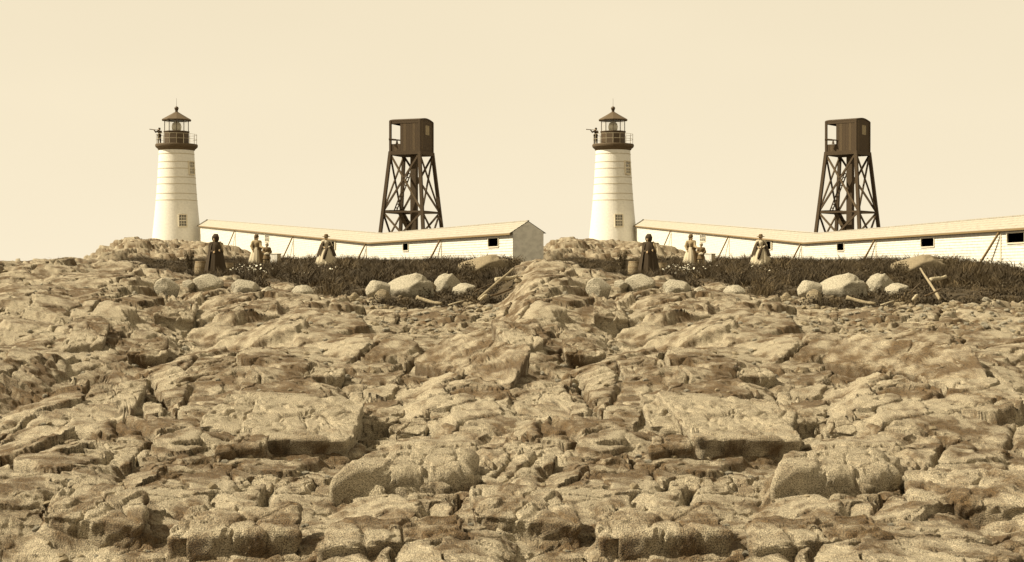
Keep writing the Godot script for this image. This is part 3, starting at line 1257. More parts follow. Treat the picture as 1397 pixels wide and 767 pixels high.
func lighthouse_window(t: Node3D, deg: float, h: float, w: float, tall: float, r: float) -> void:
	var a := deg_to_rad(deg)
	var tilt := atan(0.79 / 9.9)
	var b := Basis(Vector3.UP, a) * Basis(Vector3.RIGHT, -tilt)
	var c := Vector3(sin(a) * r, h, cos(a) * r)
	var st := begin()
	for x in [-1, 1]:
		add_box(st, Transform3D(b, c + b * Vector3(x * (w * 0.5 + 0.05), 0, 0.0)), Vector3(0.1, tall + 0.2, 0.24))
	add_box(st, Transform3D(b, c + b * Vector3(0, tall * 0.5 + 0.05, 0)), Vector3(w, 0.1, 0.24))
	add_box(st, Transform3D(b, c + b * Vector3(0, -tall * 0.5 - 0.06, 0.03)), Vector3(w, 0.12, 0.30))
	var win := part("window", st, M.frame, t)
	for y in [-1, 1]:
		for x in 3:
			for z in 2:
				st = begin()
				add_box(st, Transform3D(b, c + b * Vector3((x - 1) * w / 3.0, y * tall * 0.25 + (z - 0.5) * tall * 0.25, 0.04)), Vector3(w / 3.0 - 0.05, tall * 0.25 - 0.05, 0.02))
				part("pane", st, M.glass, win)
	st = begin()
	for x in [-0.5, 0.5]:
		add_box(st, Transform3D(b, c + b * Vector3(x * w / 3.0, 0, 0.05)), Vector3(0.045, tall, 0.03))
	for y in [-0.25, 0.25]:
		add_box(st, Transform3D(b, c + b * Vector3(0, y * tall, 0.052)), Vector3(w, 0.045, 0.03))
	add_box(st, Transform3D(b, c + b * Vector3(0, 0, 0.056)), Vector3(w, 0.10, 0.04))
	part("muntin", st, M.frame, win)

# ------------------------------------------------------------------ covered walkway
func at_c(c: int, u: float, d: float) -> Vector3:
	var x := u if c == 0 else second(u, d)
	return Vector3((x - CX) / F * d, 0, -d)

func make_walkway(c: int) -> void:
	var label := "long low white covered walkway with plank roof, ending in a gable" if c == 0 else "long low white covered walkway with plank roof, running on past the boulders"
	var t := thing("covered_walkway" if c == 0 else "covered_walkway_001", label, "walkway", "white covered walkways beside the lighthouses")
	var a := at_c(c, 271, 149)
	var b := at_c(c, 506, 95)
	var e := at_c(c, 700, 71.3)
	if c == 1:
		e = b + (e - b) * 1.62
	var he := [4.70, 1.92, 1.92]
	var base := [1.6, -0.5, -0.6]
	var pts := [a, b, e]
	t.position = Vector3(b.x, 0, b.z)
	for k in 3:
		pts[k] -= t.position
	# outward directions towards the camera at each station
	var n1: Vector3 = (pts[1] - pts[0]).normalized().cross(Vector3.UP)
	var n2: Vector3 = (pts[2] - pts[1]).normalized().cross(Vector3.UP)
	if n1.z < 0:
		n1 = -n1
	if n2.z < 0:
		n2 = -n2
	var nb := (n1 + n2).normalized()
	var out := [n1, nb / nb.dot(n1), n2]
	# windows: wall, place along it, width seen, rows of boards from and to, with bars, with shutter
	var far2 := 1.0 if c == 0 else 1.62
	var wins := [[0, 0.51, 0.50, 2, 6, true, false], [0, 0.845, 0.50, 2, 6, false, true], [1, 0.305 / far2, 0.38, 2, 5, false, false], [1, 0.895 / far2, 0.52, 2, 5, false, false]]
	if c == 1:
		wins.append([1, 0.82, 0.52, 2, 5, false, false])
	var openings := []
	for w in wins:
		var dir: Vector3 = pts[w[0] + 1] - pts[w[0]]
		var ww: float = w[2] / maxf(absf(dir.normalized().x), 0.3)
		w.append(ww)
		openings.append([w[0], w[1] - ww * 0.5 / dir.length(), w[1] + ww * 0.5 / dir.length(), w[3], w[4]])
	var wide := 1.6
	var rise := 0.5
	for k in 2:
		var p: Vector3 = pts[k]
		var q: Vector3 = pts[k + 1]
		var op: Vector3 = out[k]
		var oq: Vector3 = out[k + 1]
		var h0: float = he[k]
		var h1: float = he[k + 1]
		# lapped boards of the front wall
		var st := begin()
		var rows := 18
		for r in rows:
			var y0 := -0.135 * r
			var y1 := -0.135 * (r + 1)
			var cuts := [0.0]
			for o in openings:
				if o[0] == k and r >= o[3] and r < o[4]:
					cuts.append(o[1])
					cuts.append(o[2])
			cuts.append(1.0)
			for m in range(0, cuts.size(), 2):
				var pa := p.lerp(q, cuts[m])
				var pb := p.lerp(q, cuts[m + 1])
				var oa := op.lerp(oq, cuts[m])
				var ob := op.lerp(oq, cuts[m + 1])
				var ha := lerpf(h0, h1, cuts[m])
				var hb := lerpf(h0, h1, cuts[m + 1])
				quad(st, pa + oa * 0.022 + Vector3.UP * (ha + y1), pb + ob * 0.022 + Vector3.UP * (hb + y1), pb + Vector3.UP * (hb + y0), pa + Vector3.UP * (ha + y0))
				quad(st, pa + Vector3.UP * (ha + y1), pb + Vector3.UP * (hb + y1), pb + ob * 0.022 + Vector3.UP * (hb + y1), pa + oa * 0.022 + Vector3.UP * (ha + y1))
		# back wall
		quad(st, q - oq * wide + Vector3.UP * float(base[k + 1]), p - op * wide + Vector3.UP * float(base[k]), p - op * wide + Vector3.UP * h0, q - oq * wide + Vector3.UP * h1)
		part("clapboard_wall", st, M.clap, t)
		# bare boards inside
		st = begin()
		quad(st, p - op * (wide - 0.04) + Vector3.UP * float(base[k]), q - oq * (wide - 0.04) + Vector3.UP * float(base[k + 1]), q - oq * (wide - 0.04) + Vector3.UP * (h1 - 0.02), p - op * (wide - 0.04) + Vector3.UP * (h0 - 0.02))
		quad(st, p - op * (wide - 0.04) + Vector3.UP * (h0 - 0.03), q - oq * (wide - 0.04) + Vector3.UP * (h1 - 0.03), q - oq * 0.03 + Vector3.UP * (h1 - 0.03), p - op * 0.03 + Vector3.UP * (h0 - 0.03))
		part("inner_boards", st, M.timber_light, t)
		# roof planes with overhang
		st = begin()
		var ov := 0.16
		var dr := rise * ov / (wide * 0.5)
		var f0 := p + op * ov + Vector3.UP * (h0 - dr + 0.03)
		var f1 := q + oq * ov + Vector3.UP * (h1 - dr + 0.03)
		var r0 := p - op * wide * 0.5 + Vector3.UP * (h0 + rise + 0.03)
		var r1 := q - oq * wide * 0.5 + Vector3.UP * (h1 + rise + 0.03)
		var g0 := p - op * (wide + ov) + Vector3.UP * (h0 - dr + 0.03)
		var g1 := q - oq * (wide + ov) + Vector3.UP * (h1 - dr + 0.03)
		var n := 5
		for m in n:         # courses of roof boards
			var x0 := float(m) / n
			var x1 := float(m + 1) / n
			var up := Vector3.UP * 0.022
			quad(st, f0.lerp(r0, x0) + up, f1.lerp(r1, x0) + up, f1.lerp(r1, x1), f0.lerp(r0, x1))
			quad(st, f0.lerp(r0, x0), f1.lerp(r1, x0), f1.lerp(r1, x0) + up, f0.lerp(r0, x0) + up)
		quad(st, r0, r1, g1, g0)
		var roof := part("roof", st, M.shingle, t)
		st = begin()
		beam(st, f0 + Vector3.DOWN * 0.045, f1 + Vector3.DOWN * 0.045, 0.05, 0.085, Vector3.BACK)
		part("eave_board", st, M.trim, roof)
		st = begin()
		beam(st, r0 + Vector3.UP * 0.015, r1 + Vector3.UP * 0.015, 0.09, 0.05, Vector3.BACK)
		part("ridge_board", st, M.shingle, roof)
	# gable ends
	for k in [0, 2]:
		var p: Vector3 = pts[k]
		var o: Vector3 = out[k]
		var h: float = he[k]
		var st := begin()
		var l := Vector3.UP * float(base[k])
		quad(st, p + l, p - o * wide + l, p - o * wide + Vector3.UP * h, p + Vector3.UP * h)
		tri(st, p + Vector3.UP * h, p - o * wide + Vector3.UP * h, p - o * wide * 0.5 + Vector3.UP * (h + rise))
		part("gable_wall", st, M.clap, t)
	# upright battens, struts and windows along the front wall
	var w1: Array = [pts[0], pts[1], out[0], he[0], he[1]]
	var w2: Array = [pts[1], pts[2], out[2], he[1], he[2]]
	var battens := [[w1, 0.30], [w1, 0.66], [w1, 0.985], [w2, 0.57 / far2]]
	if c == 1:
		battens.append([w2, 0.78])
	for bt in battens:
		var w: Array = bt[0]
		var tt: float = bt[1]
		var p: Vector3 = w[0].lerp(w[1], tt)
		var h := lerpf(w[3], w[4], tt)
		var o: Vector3 = w[2]
		var along: Vector3 = (w[1] - w[0]).normalized()
		var st := begin()
		beam(st, p + o * 0.035 + Vector3.UP * (h - 0.08), p + o * 0.035 + Vector3.UP * (h - 2.4), 0.07, 0.04, along)
		part("batten", st, M.frame, t)
		st = begin()
		beam(st, p + o * 0.09 + Vector3.UP * (h - 0.16), p + o * 0.55 - along * 2.1 + Vector3.UP * (h - 2.25), 0.08, 0.08, along)
		part("strut", st, M.trim, t)
	for wn in wins:
		var w: Array = [w1, w2][wn[0]]
		var tt: float = wn[1]
		var p: Vector3 = w[0].lerp(w[1], tt)
		var hh: float = 0.135 * (wn[4] - wn[3])
		var h: float = lerpf(w[3], w[4], tt) - 0.135 * 0.5 * (wn[4] + wn[3])
		var o: Vector3 = w[2]
		var x: Vector3 = (w[1] - w[0]).normalized()
		var bs := Basis(x, Vector3.UP, o)
		var ww: float = wn[7]
		var cc := p + Vector3.UP * h + o * 0.03
		var st := begin()
		for sx in [-1, 1]:
			add_box(st, Transform3D(bs, cc + x * sx * (ww * 0.5 + 0.03)), Vector3(0.06, hh + 0.12, 0.06))
		for sy in [-1, 1]:
			add_box(st, Transform3D(bs, cc + Vector3.UP * sy * (hh * 0.5 + 0.03)), Vector3(ww, 0.06, 0.06))
		var f := part("window" if wn[5] else "hatch", st, M.frame, t)
		if wn[5]:
			st = begin()
			add_box(st, Transform3D(bs, cc), Vector3(ww, hh, 0.02))
			part("pane", st, M.glass, f)
			st = begin()
			for sx in [-0.166, 0.166]:
				add_box(st, Transform3D(bs, cc + x * sx * ww + o * 0.015), Vector3(0.05, hh, 0.03))
			add_box(st, Transform3D(bs, cc + o * 0.018), Vector3(ww, 0.04, 0.03))
			part("muntin", st, M.frame, f)
		if wn[6]:
			st = begin()
			add_box(st, Transform3D(bs, cc + x * (ww * 0.5 + 0.24) + o * 0.02), Vector3(0.22, hh + 0.08, 0.05))
			part("sliding_shutter", st, M.wood_pale, f)

# ------------------------------------------------------------------ lookout tower
func make_tower() -> void:
	var t := thing("lookout_tower", "dark timber lookout tower on splayed braced legs behind the white walkway", "tower")
	var hb := 9.23
	var ht := 11.96
	var half := func(h: float) -> float: return 1.40 + (hb - h) / (hb - 2.34) * 0.64
	var corner := func(k: int, h: float) -> Vector3:
		var r: float = half.call(h) * sqrt(2.0)
		var a := -PI / 2 * k + deg_to_rad(20.2)     # k = 0 near (B), 1 left (A), 2 back (D), 3 right (C)
		return Vector3(sin(a) * r, h, cos(a) * r)
	var st: SurfaceTool
	for k in 4:
		st = begin()
		beam(st, corner.call(k, -0.8), corner.call(k, hb), 0.27, 0.27, corner.call(k, 0) - corner.call((k + 1) % 4, 0))
		part("leg", st, M.timber, t)
	var mid := 3.9
	for k in 4:
		var q := (k + 1) % 4
		var side: Vector3 = corner.call(k, 0) - corner.call(q, 0)
		for tier in [[mid, hb - 0.2], [-0.3, mid]]:
			st = begin()
			beam(st, corner.call(k, tier[0]), corner.call(q, tier[1]), 0.17, 0.10, side)
			part("brace", st, M.timber_light, t)
			st = begin()
			beam(st, corner.call(q, tier[0]), corner.call(k, tier[1]), 0.17, 0.10, side)
			part("brace", st, M.timber, t)
		st = begin()
		beam(st, corner.call(k, mid), corner.call(q, mid), 0.14, 0.16, side)
		part("girt", st, M.timber, t)
	# cabin frame: origin at left corner of the front face, along = front edge, inw = to the back
	var A: Vector3 = corner.call(1, hb)
	var B: Vector3 = corner.call(0, hb)
	var al := (B - A).normalized()
	var inw := Vector3.UP.cross(al).normalized()
	if inw.z > 0:
		inw = -inw
	var W := (B - A).length()
	var ch := ht - hb
	var bs := Basis(al, Vector3.UP, -inw)
	var o := A
	var pt := func(x: float, y: float, z: float) -> Vector3: return o + al * x + Vector3.UP * y + inw * z
	var bx := func(called: String, x0: float, x1: float, y0: float, y1: float, z0: float, z1: float, m: Material, parent: Node) -> MeshInstance3D:
		var s := begin()
		add_box(s, Transform3D(bs, pt.call((x0 + x1) / 2, (y0 + y1) / 2, (z0 + z1) / 2)), Vector3(x1 - x0, y1 - y0, z1 - z0))
		return part(called, s, m, parent)
	bx.call("floor", -0.14, W + 0.14, -0.30, 0.02, -0.14, W + 0.14, M.timber, t)
	for p in [[0, 0], [W, 0], [0, W], [W, W]]:
		bx.call("corner_post", p[0] - 0.09, p[0] + 0.09, 0.02, ch - 0.02, p[1] - 0.09, p[1] + 0.09, M.timber, t)
	# front face: open bay at the left, boarded to the right
	for k in 9:
		var x0 := 0.09 + (W - 0.18) * k / 9.0
		var x1 := 0.09 + (W - 0.18) * (k + 1) / 9.0 - 0.012
		var top := 0.66 if k < 3 else ch - 0.28
		bx.call("wall_board", x0, x1, 0.02, top, -0.03, 0.03, M.timber_light if k % 3 == 1 else M.timber, t)
	bx.call("header", 0.09, W - 0.09, ch - 0.28, ch - 0.04, -0.05, 0.05, M.timber, t)
	bx.call("mullion_post", 0.09 + W * 0.315, 0.19 + W * 0.315, 0.02, ch - 0.28, 0.035, 0.12, M.timber, t)
	# right face with a small window
	for k in 9:
		var z0 := 0.09 + (W - 0.18) * k / 9.0
		var z1 := 0.09 + (W - 0.18) * (k + 1) / 9.0 - 0.012
		if k >= 4 and k <= 6:
			bx.call("wall_board", W - 0.03, W + 0.03, 0.02, 1.5, z0, z1, M.timber, t)
			bx.call("wall_board", W - 0.03, W + 0.03, 2.35, ch - 0.04, z0, z1, M.timber, t)
		else:
			bx.call("wall_board", W - 0.03, W + 0.03, 0.02, ch - 0.04, z0, z1, M.timber_light if k % 4 == 1 else M.timber, t)
	bx.call("window_pane", W - 0.02, W + 0.01, 1.5, 2.35, 0.09 + (W - 0.18) * 4 / 9.0, 0.09 + (W - 0.18) * 7 / 9.0, M.wood_grey, t)
	# back boarded, left face open above a low wall
	for k in 9:
		var x0 := 0.09 + (W - 0.18) * k / 9.0
		bx.call("wall_board", x0, x0 + (W - 0.18) / 9.0 - 0.012, 0.02, ch - 0.04, W - 0.03, W + 0.03, M.timber, t)
		bx.call("wall_board", -0.03, 0.03, 0.02, 0.66, x0, x0 + (W - 0.18) / 9.0 - 0.012, M.timber, t)
	bx.call("header", -0.05, 0.05, ch - 0.28, ch - 0.04, 0.09, W - 0.09, M.timber, t)
	# arched roof: curves over the side faces
	st = begin()
	var ns := 12
	for k in ns:
		for lay in 2:
			var z := []
			for q in 2:
				var x := float(k + q) / ns
				z.append([lerpf(-0.06, W + 0.06, x), ch - 0.04 + 0.20 * sin(PI * x) + (0.07 if lay == 0 else 0.0)])
			var c0: Vector3 = pt.call(-0.06, z[0][1], z[0][0])
			var c1: Vector3 = pt.call(W + 0.06, z[0][1], z[0][0])
			var c2: Vector3 = pt.call(W + 0.06, z[1][1], z[1][0])
			var c3: Vector3 = pt.call(-0.06, z[1][1], z[1][0])
			if lay == 0:
				quad(st, c0, c1, c2, c3)
				for e in [-0.06, W + 0.06]:
					quad(st, pt.call(e, z[0][1] - 0.09, z[0][0]), pt.call(e, z[1][1] - 0.09, z[1][0]), pt.call(e, z[1][1], z[1][0]), pt.call(e, z[0][1], z[0][0]))
			else:
				quad(st, c3, c2, c1, c0)
	quad(st, pt.call(-0.06, ch - 0.06, -0.06), pt.call(W + 0.06, ch - 0.06, -0.06), pt.call(W + 0.06, ch + 0.03, -0.06), pt.call(-0.06, ch + 0.03, -0.06))
	part("roof", st, M.timber, t)
	for e in [0.0, W]:          # boards closing the arch
		st = begin()
		for k in ns:
			var x0 := float(k) / ns
			var x1 := float(k + 1) / ns
			quad(st, pt.call(e, ch - 0.06, W * x0), pt.call(e, ch - 0.06, W * x1), pt.call(e, ch - 0.04 + 0.18 * sin(PI * x1), W * x1), pt.call(e, ch - 0.04 + 0.18 * sin(PI * x0), W * x0))
		part("gable_board", st, M.timber, t)
	# boxed shaft, landing, ladder and stair inside the legs
	var bdir: Vector3 = corner.call(0, 0).normalized()
	var shaft := bdir * 0.95 + Vector3(-0.10, 0, 0)
	st = begin()
	add_box(st, Transform3D(bs, shaft + Vector3.UP * 4.3), Vector3(0.52, 9.8, 0.52))
	part("shaft", st, M.timber, t)
	var mdl := corner.call(1, mid) as Vector3
	var mdr := corner.call(2, mid) as Vector3
	st = begin()
	var lc := mdl.lerp(mdr, 0.35) + al * 0.55
	add_box(st, Transform3D(bs, lc + Vector3.UP * 0.12), Vector3(1.6, 0.14, 1.5))
	part("landing", st, M.timber, t)
	var l0 := lc + al * 0.05 + Vector3.UP * 0.2
	var l1: Vector3 = pt.call(W * 0.72, -0.1, W * 0.45)
	for s in [-0.25, 0.25]:
		st = begin()
		beam(st, l0 + inw * s, l1 + inw * s, 0.09, 0.07, al)
		part("ladder_rail", st, M.timber, t)
	for k in 15:
		var q := l0.lerp(l1, (k + 0.6) / 15.0)
		st = begin()
		beam(st, q - inw * 0.25, q + inw * 0.25, 0.10, 0.05, Vector3.UP)
		part("rung", st, M.timber_light, t)
	var s1 := lc + al * 0.5 + Vector3.UP * 0.15
	var s0 := s1 + al * 2.3 + Vector3.DOWN * 4.3 + inw * 0.2
	for s in [-0.4, 0.4]:
		st = begin()
		beam(st, s0 + inw * s, s1 + inw * s, 0.30, 0.07, al)
		part("stair_stringer", st, M.timber_light, t)
	for k in 14:
		var q := s0.lerp(s1, (k + 0.5) / 14.0)
		st = begin()
		add_box(st, Transform3D(bs, q), Vector3(0.26, 0.05, 0.74))
		part("tread", st, M.timber_light, t)
	place(t, 561.5, 130, 1.3)
	# brass telescope resting on the sill of the open bay
	var sc := thing("tower_telescope", "dark telescope resting on the sill in the lookout tower's open bay", "telescope")
	st = begin()
	tube(st, [Vector3(-0.72, 0.10, 0.1), Vector3(-0.70, 0.10, 0.1), Vector3(-0.1, 0.06, 0), Vector3(-0.08, 0.06, 0), Vector3(0.5, 0.02, -0.1)], [0.10, 0.085, 0.08, 0.065, 0.05], 12)
	part("barrel", st, M.iron, sc)
	st = begin()
	tube(st, [Vector3(0, 0.02, 0), Vector3(0, -0.30, 0)], [0.05, 0.12], 8)
	part("stand", st, M.iron, sc)
	var sp: Vector3 = pt.call(0.62, 0.66 + 0.30, 0.0)
	place(sc, 561.5 + sp.x / 130.0 * F, 130 - sp.z, 1.3 + sp.y)

# ------------------------------------------------------------------ people
func fingers(st: SurfaceTool, wrist: Vector3, dir: Vector3, palm: Vector3, s := 1.0) -> void:
	var d := dir.normalized()
	var side := d.cross(palm).normalized()
	for k in 4:
		var b := wrist + d * 0.075 * s + side * (k - 1.5) * 0.019 * s
		var l: float = [0.060, 0.070, 0.066, 0.050][k] * s
		tube(st, [b, b + d * l * 0.5 + palm * 0.006, b + d * l * 0.85 + palm * 0.028], [0.0095 * s, 0.009 * s, 0.0075 * s], 6)
	var tb := wrist + d * 0.03 * s - side * 0.03 * s
	tube(st, [tb, tb + (d * 0.6 - side * 0.6) * 0.04 * s, tb + (d - side * 0.4 + palm * 0.4) * 0.06 * s], [0.012 * s, 0.0105 * s, 0.008 * s], 6)

# arms: [left elbow, left wrist, right elbow, right wrist] in the figure's own axes (x right in the picture, z to its front); face: direction of the head
func figure(o: Node3D, s: float, arms: Array, face: float, cloth: Dictionary) -> void:
	var hd := Basis(Vector3.UP, face)
	var hc := Vector3(0, 1.50, 0.0)
	var head := [[hc + hd * Vector3(0, 0.03, -0.01), 0.088, hc + hd * Vector3(0, -0.01, 0.015), 0.080], [hc + hd * Vector3(0, -0.04, 0.03), 0.062, hc + hd * Vector3(0, -0.085, 0.05), 0.036],
		[hc + hd * Vector3(0, 0.0, 0.09), 0.010, hc + hd * Vector3(0, -0.025, 0.108), 0.013], [hc + hd * Vector3(-0.082, -0.01, 0), 0.018, hc + hd * Vector3(-0.086, 0.015, 0), 0.016], [hc + hd * Vector3(0.082, -0.01, 0), 0.018, hc + hd * Vector3(0.086, 0.015, 0), 0.016]]
	var neck := [[Vector3(0, 1.32, -0.01), 0.055, Vector3(0, 1.44, 0.0), 0.048]]
	var trunk := [[Vector3(-0.10, 1.29, 0), 0.085, Vector3(0.10, 1.29, 0), 0.085], [Vector3(0, 1.22, 0.01), 0.125, Vector3(0, 1.05, 0.0), 0.105], [Vector3(-0.07, 0.92, 0), 0.12, Vector3(0.07, 0.92, 0), 0.12]]
	var sl := Vector3(-0.18, 1.31, 0)
	var sr := Vector3(0.18, 1.31, 0)
	var limbs := [[sl, 0.058, arms[0], 0.044], [arms[0], 0.044, arms[1], 0.030], [sr, 0.058, arms[2], 0.044], [arms[2], 0.044, arms[3], 0.030]]
	var dl: Vector3 = (arms[1] - arms[0]).normalized()
	var dr: Vector3 = (arms[3] - arms[2]).normalized()
	var hands := [[arms[1] + dl * 0.02, 0.026, arms[1] + dl * 0.075, 0.030], [arms[3] + dr * 0.02, 0.026, arms[3] + dr * 0.075, 0.030]]
	var st_l: float = cloth.get("stance", 0.08)
	var legs := []
	var feet := []
	for q in [-1, 1]:
		legs.append([Vector3(q * 0.08, 0.88, 0), 0.085, Vector3(q * (0.08 + st_l * 0.3), 0.47, 0.02), 0.058])
		legs.append([Vector3(q * (0.08 + st_l * 0.3), 0.47, 0.02), 0.056, Vector3(q * (0.08 + st_l * 0.5), 0.09, -0.01), 0.038])
		feet.append([Vector3(q * (0.08 + st_l * 0.5), 0.045, -0.03), 0.042, Vector3(q * (0.10 + st_l * 0.5), 0.035, 0.14), 0.034])
	var st := begin(0)
	flesh(st, head + neck + trunk + limbs + hands + legs + feet, 0.019)
	fingers(st, arms[1], dl, (Vector3.BACK - dl * dl.z).normalized() * 1.0)
	fingers(st, arms[3], dr, (Vector3.BACK - dr * dr.z).normalized() * 1.0)
	var body := part("body", st, M.skin, o)
	st = begin(0)
	flesh(st, trunk + limbs, 0.019, 0.035, cloth.get("loose", 0.02))
	part("bodice" if cloth.has("skirt") else "jacket", st, cloth.top, o)
	for q in [-1, 1]:
		st = begin(0)
		var e := hc + hd * Vector3(q * 0.032, 0.005, 0.082)
		flesh(st, [[e, 0.010, e + Vector3(0.001, 0, 0), 0.010]], 0.006, 0.002)
		part("eye", st, M.hair, body)
	st = begin(0)
	lathe(st, [[0.095, 0], [0.108, 0.05], [0.10, 0.10], [0.065, 0.14], [0.01, 0.152]], 20)
	var hair := part("hair", st, M.hair, o)
	hair.position = hc + hd * Vector3(0, -0.02, -0.022)
	if cloth.get("bun", false):
		st = begin(0)
		flesh(st, [[hc + hd * Vector3(0, -0.06, -0.09), 0.05, hc + hd * Vector3(0, 0.01, -0.085), 0.055]], 0.016)
		part("bun", st, M.hair, hair).position = -hair.position
	if cloth.has("trousers"):
		st = begin(0)
		flesh(st, legs + [trunk[2]], 0.019, 0.035, 0.026)
		part("trousers", st, cloth.trousers, o)
		st = begin(0)
		flesh(st, feet, 0.016, 0.03, 0.012)
		part("shoes", st, M.black_cloth, o)
	if cloth.has("skirt"):
		st = begin(0)
		var hem: float = cloth.get("hem", 0.52)
		var low: float = cloth.get("low", 0.015)
		lathe(st, [[hem, low], [hem * 0.985, low + 0.12], [hem * 0.86, 0.40], [hem * 0.66, 0.70], [hem * 0.45, 0.90], [0.15, 1.02], [0.125, 1.06]], 84, 0.045, 13, 0, TAU, Vector2(1, 0.9), s * 7.0)
		part("skirt", st, cloth.skirt, o)
	if cloth.has("hat"):
		st = begin(0)
		var br: float = cloth.get("brim", 0.19)
		lathe(st, [[0.09, 0.0], [br, -0.025], [br + 0.004, -0.015], [0.11, 0.02], [0.10, 0.085], [0.075, 0.12], [0.005, 0.128]], 28)
		var hat := part("hat", st, cloth.hat, o)
		hat.position = hc + hd * Vector3(0, 0.075, -0.01)
		hat.rotation.x = 0.08
		st = begin(0)
		lathe(st, [[0.112, 0.015], [0.114, 0.045], [0.104, 0.05]], 28)
		part("hat_band", st, M.black_cloth, hat)
	o.scale = Vector3.ONE * s

func make_people() -> void:
	var st: SurfaceTool
	# the man on the gallery, looking out through a long telescope
	var man := thing("person", "man in dark suit standing on the lighthouse gallery, aiming a telescope", "person")
	figure(man, 1.0, [Vector3(-0.36, 1.22, 0.16), Vector3(-0.50, 1.40, 0.12), Vector3(0.20, 1.16, 0.22), Vector3(-0.10, 1.40, 0.20)], -PI / 2, {"top": M.black_cloth, "trousers": M.black_cloth, "hat": M.black_cloth, "brim": 0.13, "loose": 0.028})
	place(man, 241 - 23.5, 149.9, 2.48 + 10.49)
	var sc := thing("telescope", "long thin telescope held by the man on the lighthouse gallery", "telescope")
	st = begin()
	tube(st, [Vector3(0.42, -0.02, 0.03), Vector3(0.0, 0.02, 0.02), Vector3(-0.01, 0.02, 0.02), Vector3(-0.45, 0.06, 0.0)], [0.024, 0.027, 0.036, 0.042], 10)
	part("tube", st, M.iron, sc)
	st = begin()
	tube(st, [Vector3(-0.45, 0.06, 0), Vector3(-0.50, 0.065, 0)], [0.05, 0.05], 10)
	part("lens_ring", st, M.trim, sc)
	place(sc, 241 - 30.0, 149.77, 2.48 + 10.49 + 1.45)
	# woman in a long dark cloak by the barrels
	var cl := thing("person", "woman in a long dark cloak and bonnet standing between two barrels", "person")
	figure(cl, 1.02, [Vector3(-0.20, 1.06, 0.06), Vector3(-0.10, 1.00, 0.20), Vector3(0.21, 1.07, 0.05), Vector3(0.16, 1.06, 0.24)], -0.9, {"top": M.black_cloth, "skirt": M.black_cloth, "hat": M.black_cloth, "brim": 0.13, "bun": true, "hem": 0.37})
	st = begin(0)
	lathe(st, [[0.43, 0.08], [0.39, 0.40], [0.315, 0.80], [0.265, 1.08], [0.225, 1.26], [0.12, 1.37], [0.075, 1.41]], 72, 0.05, 9, -0.55, TAU - 0.75, Vector2(1, 0.85), 2.0)
	part("cloak", st, M.black_cloth, cl)
	st = begin(0)
	lathe(st, [[0.10, -0.10], [0.135, -0.02], [0.14, 0.08], [0.10, 0.15], [0.01, 0.17]], 24, 0, 1, 0.7, TAU - 0.7)
	var bon := part("bonnet", st, M.black_cloth, cl)
	bon.position = Vector3(0, 1.50, 0)
	bon.rotation.y = -0.9
	st = begin(0)
	tube(st, [Vector3(0.16, 1.40, 0.05), Vector3(0.21, 1.28, 0.08), Vector3(0.25, 1.12, 0.10), Vector3(0.29, 0.98, 0.10)], [0.03, 0.045, 0.04, 0.02], 8)
	part("scarf", st, M.tan_cloth, cl)
	place(cl, 294, 58, -0.26)
	# lady with a broad hat and dark mantle in front of the walkway
	var la := thing("person", "woman in broad hat, dark mantle and wide pale skirt before the walkway", "person")
	figure(la, 1.0, [Vector3(-0.29, 1.08, 0.02), Vector3(-0.15, 0.99, 0.17), Vector3(0.29, 1.08, 0.02), Vector3(0.12, 0.98, 0.18)], 0.1, {"top": M.pale_cloth, "skirt": M.pale_cloth, "hat": M.brown_cloth, "brim": 0.22, "bun": true, "hem": 0.58})
	st = begin(0)
	lathe(st, [[0.52, 0.52], [0.45, 0.75], [0.36, 1.02], [0.27, 1.22], [0.14, 1.36], [0.07, 1.40]], 60, 0.05, 9, 0.75, TAU - 0.65, Vector2(1, 0.75))
	part("mantle", st, M.black_cloth, la)
	st = begin(0)
	tube(st, [Vector3(0.08, 1.02, 0.15), Vector3(0.0, 0.80, 0.30), Vector3(-0.08, 0.55, 0.42), Vector3(-0.13, 0.36, 0.47)], [0.05, 0.075, 0.085, 0.05], 8)
	part("sash", st, M.black_cloth, la)
	place(la, 445, 78, 0.28)
	# woman with pale striped skirt, and the child beside her
	var wo := thing("person", "woman in dark hat and pale skirt with dark apron beside a child", "person")
	figure(wo, 1.02, [Vector3(-0.26, 1.10, 0.02), Vector3(-0.20, 0.92, 0.12), Vector3(0.20, 1.07, 0.16), Vector3(0.30, 1.02, 0.30)], 0.9, {"top": M.tan_cloth, "skirt": M.pale_cloth, "hat": M.brown_cloth, "brim": 0.13, "bun": true, "hem": 0.45})
	st = begin(0)
	lathe(st, [[0.46, 0.10], [0.425, 0.34], [0.33, 0.70], [0.23, 0.90], [0.155, 1.02], [0.135, 1.06]], 30, 0.05, 13, 0.35, 1.75, Vector2(1.02, 0.93))
	part("apron", st, M.brown_cloth, wo)
	st = begin(0)
	lathe(st, [[0.27, 0.92], [0.24, 1.08], [0.20, 1.22], [0.12, 1.33]], 40, 0.04, 9, 0.2, TAU - 0.9, Vector2(1, 0.8))
	part("shawl", st, M.brown_cloth, wo)
	place(wo, 350, 75, 0.16)
	var ch := thing("person", "child in pale cap and dark jacket holding something pale beside a woman", "person")
	figure(ch, 0.76, [Vector3(-0.25, 1.08, 0.06), Vector3(-0.10, 1.00, 0.22), Vector3(0.26, 1.08, 0.04), Vector3(0.12, 0.98, 0.20)], -0.5, {"top": M.brown_cloth, "trousers": M.tan_cloth, "hat": M.pale_cloth, "brim": 0.125, "stance": 0.2, "loose": 0.035})
	st = begin(0)
	lathe(st, [[0.27, 0.62], [0.23, 0.78], [0.17, 0.95], [0.14, 1.02]], 40, 0.05, 11)
	part("tunic", st, M.brown_cloth, ch)
	place(ch, 364.0, 74.5, 0.15)
	var bu := thing("bundle", "small pale cloth bundle held in the child's hands", "bundle")
	st = begin(0)
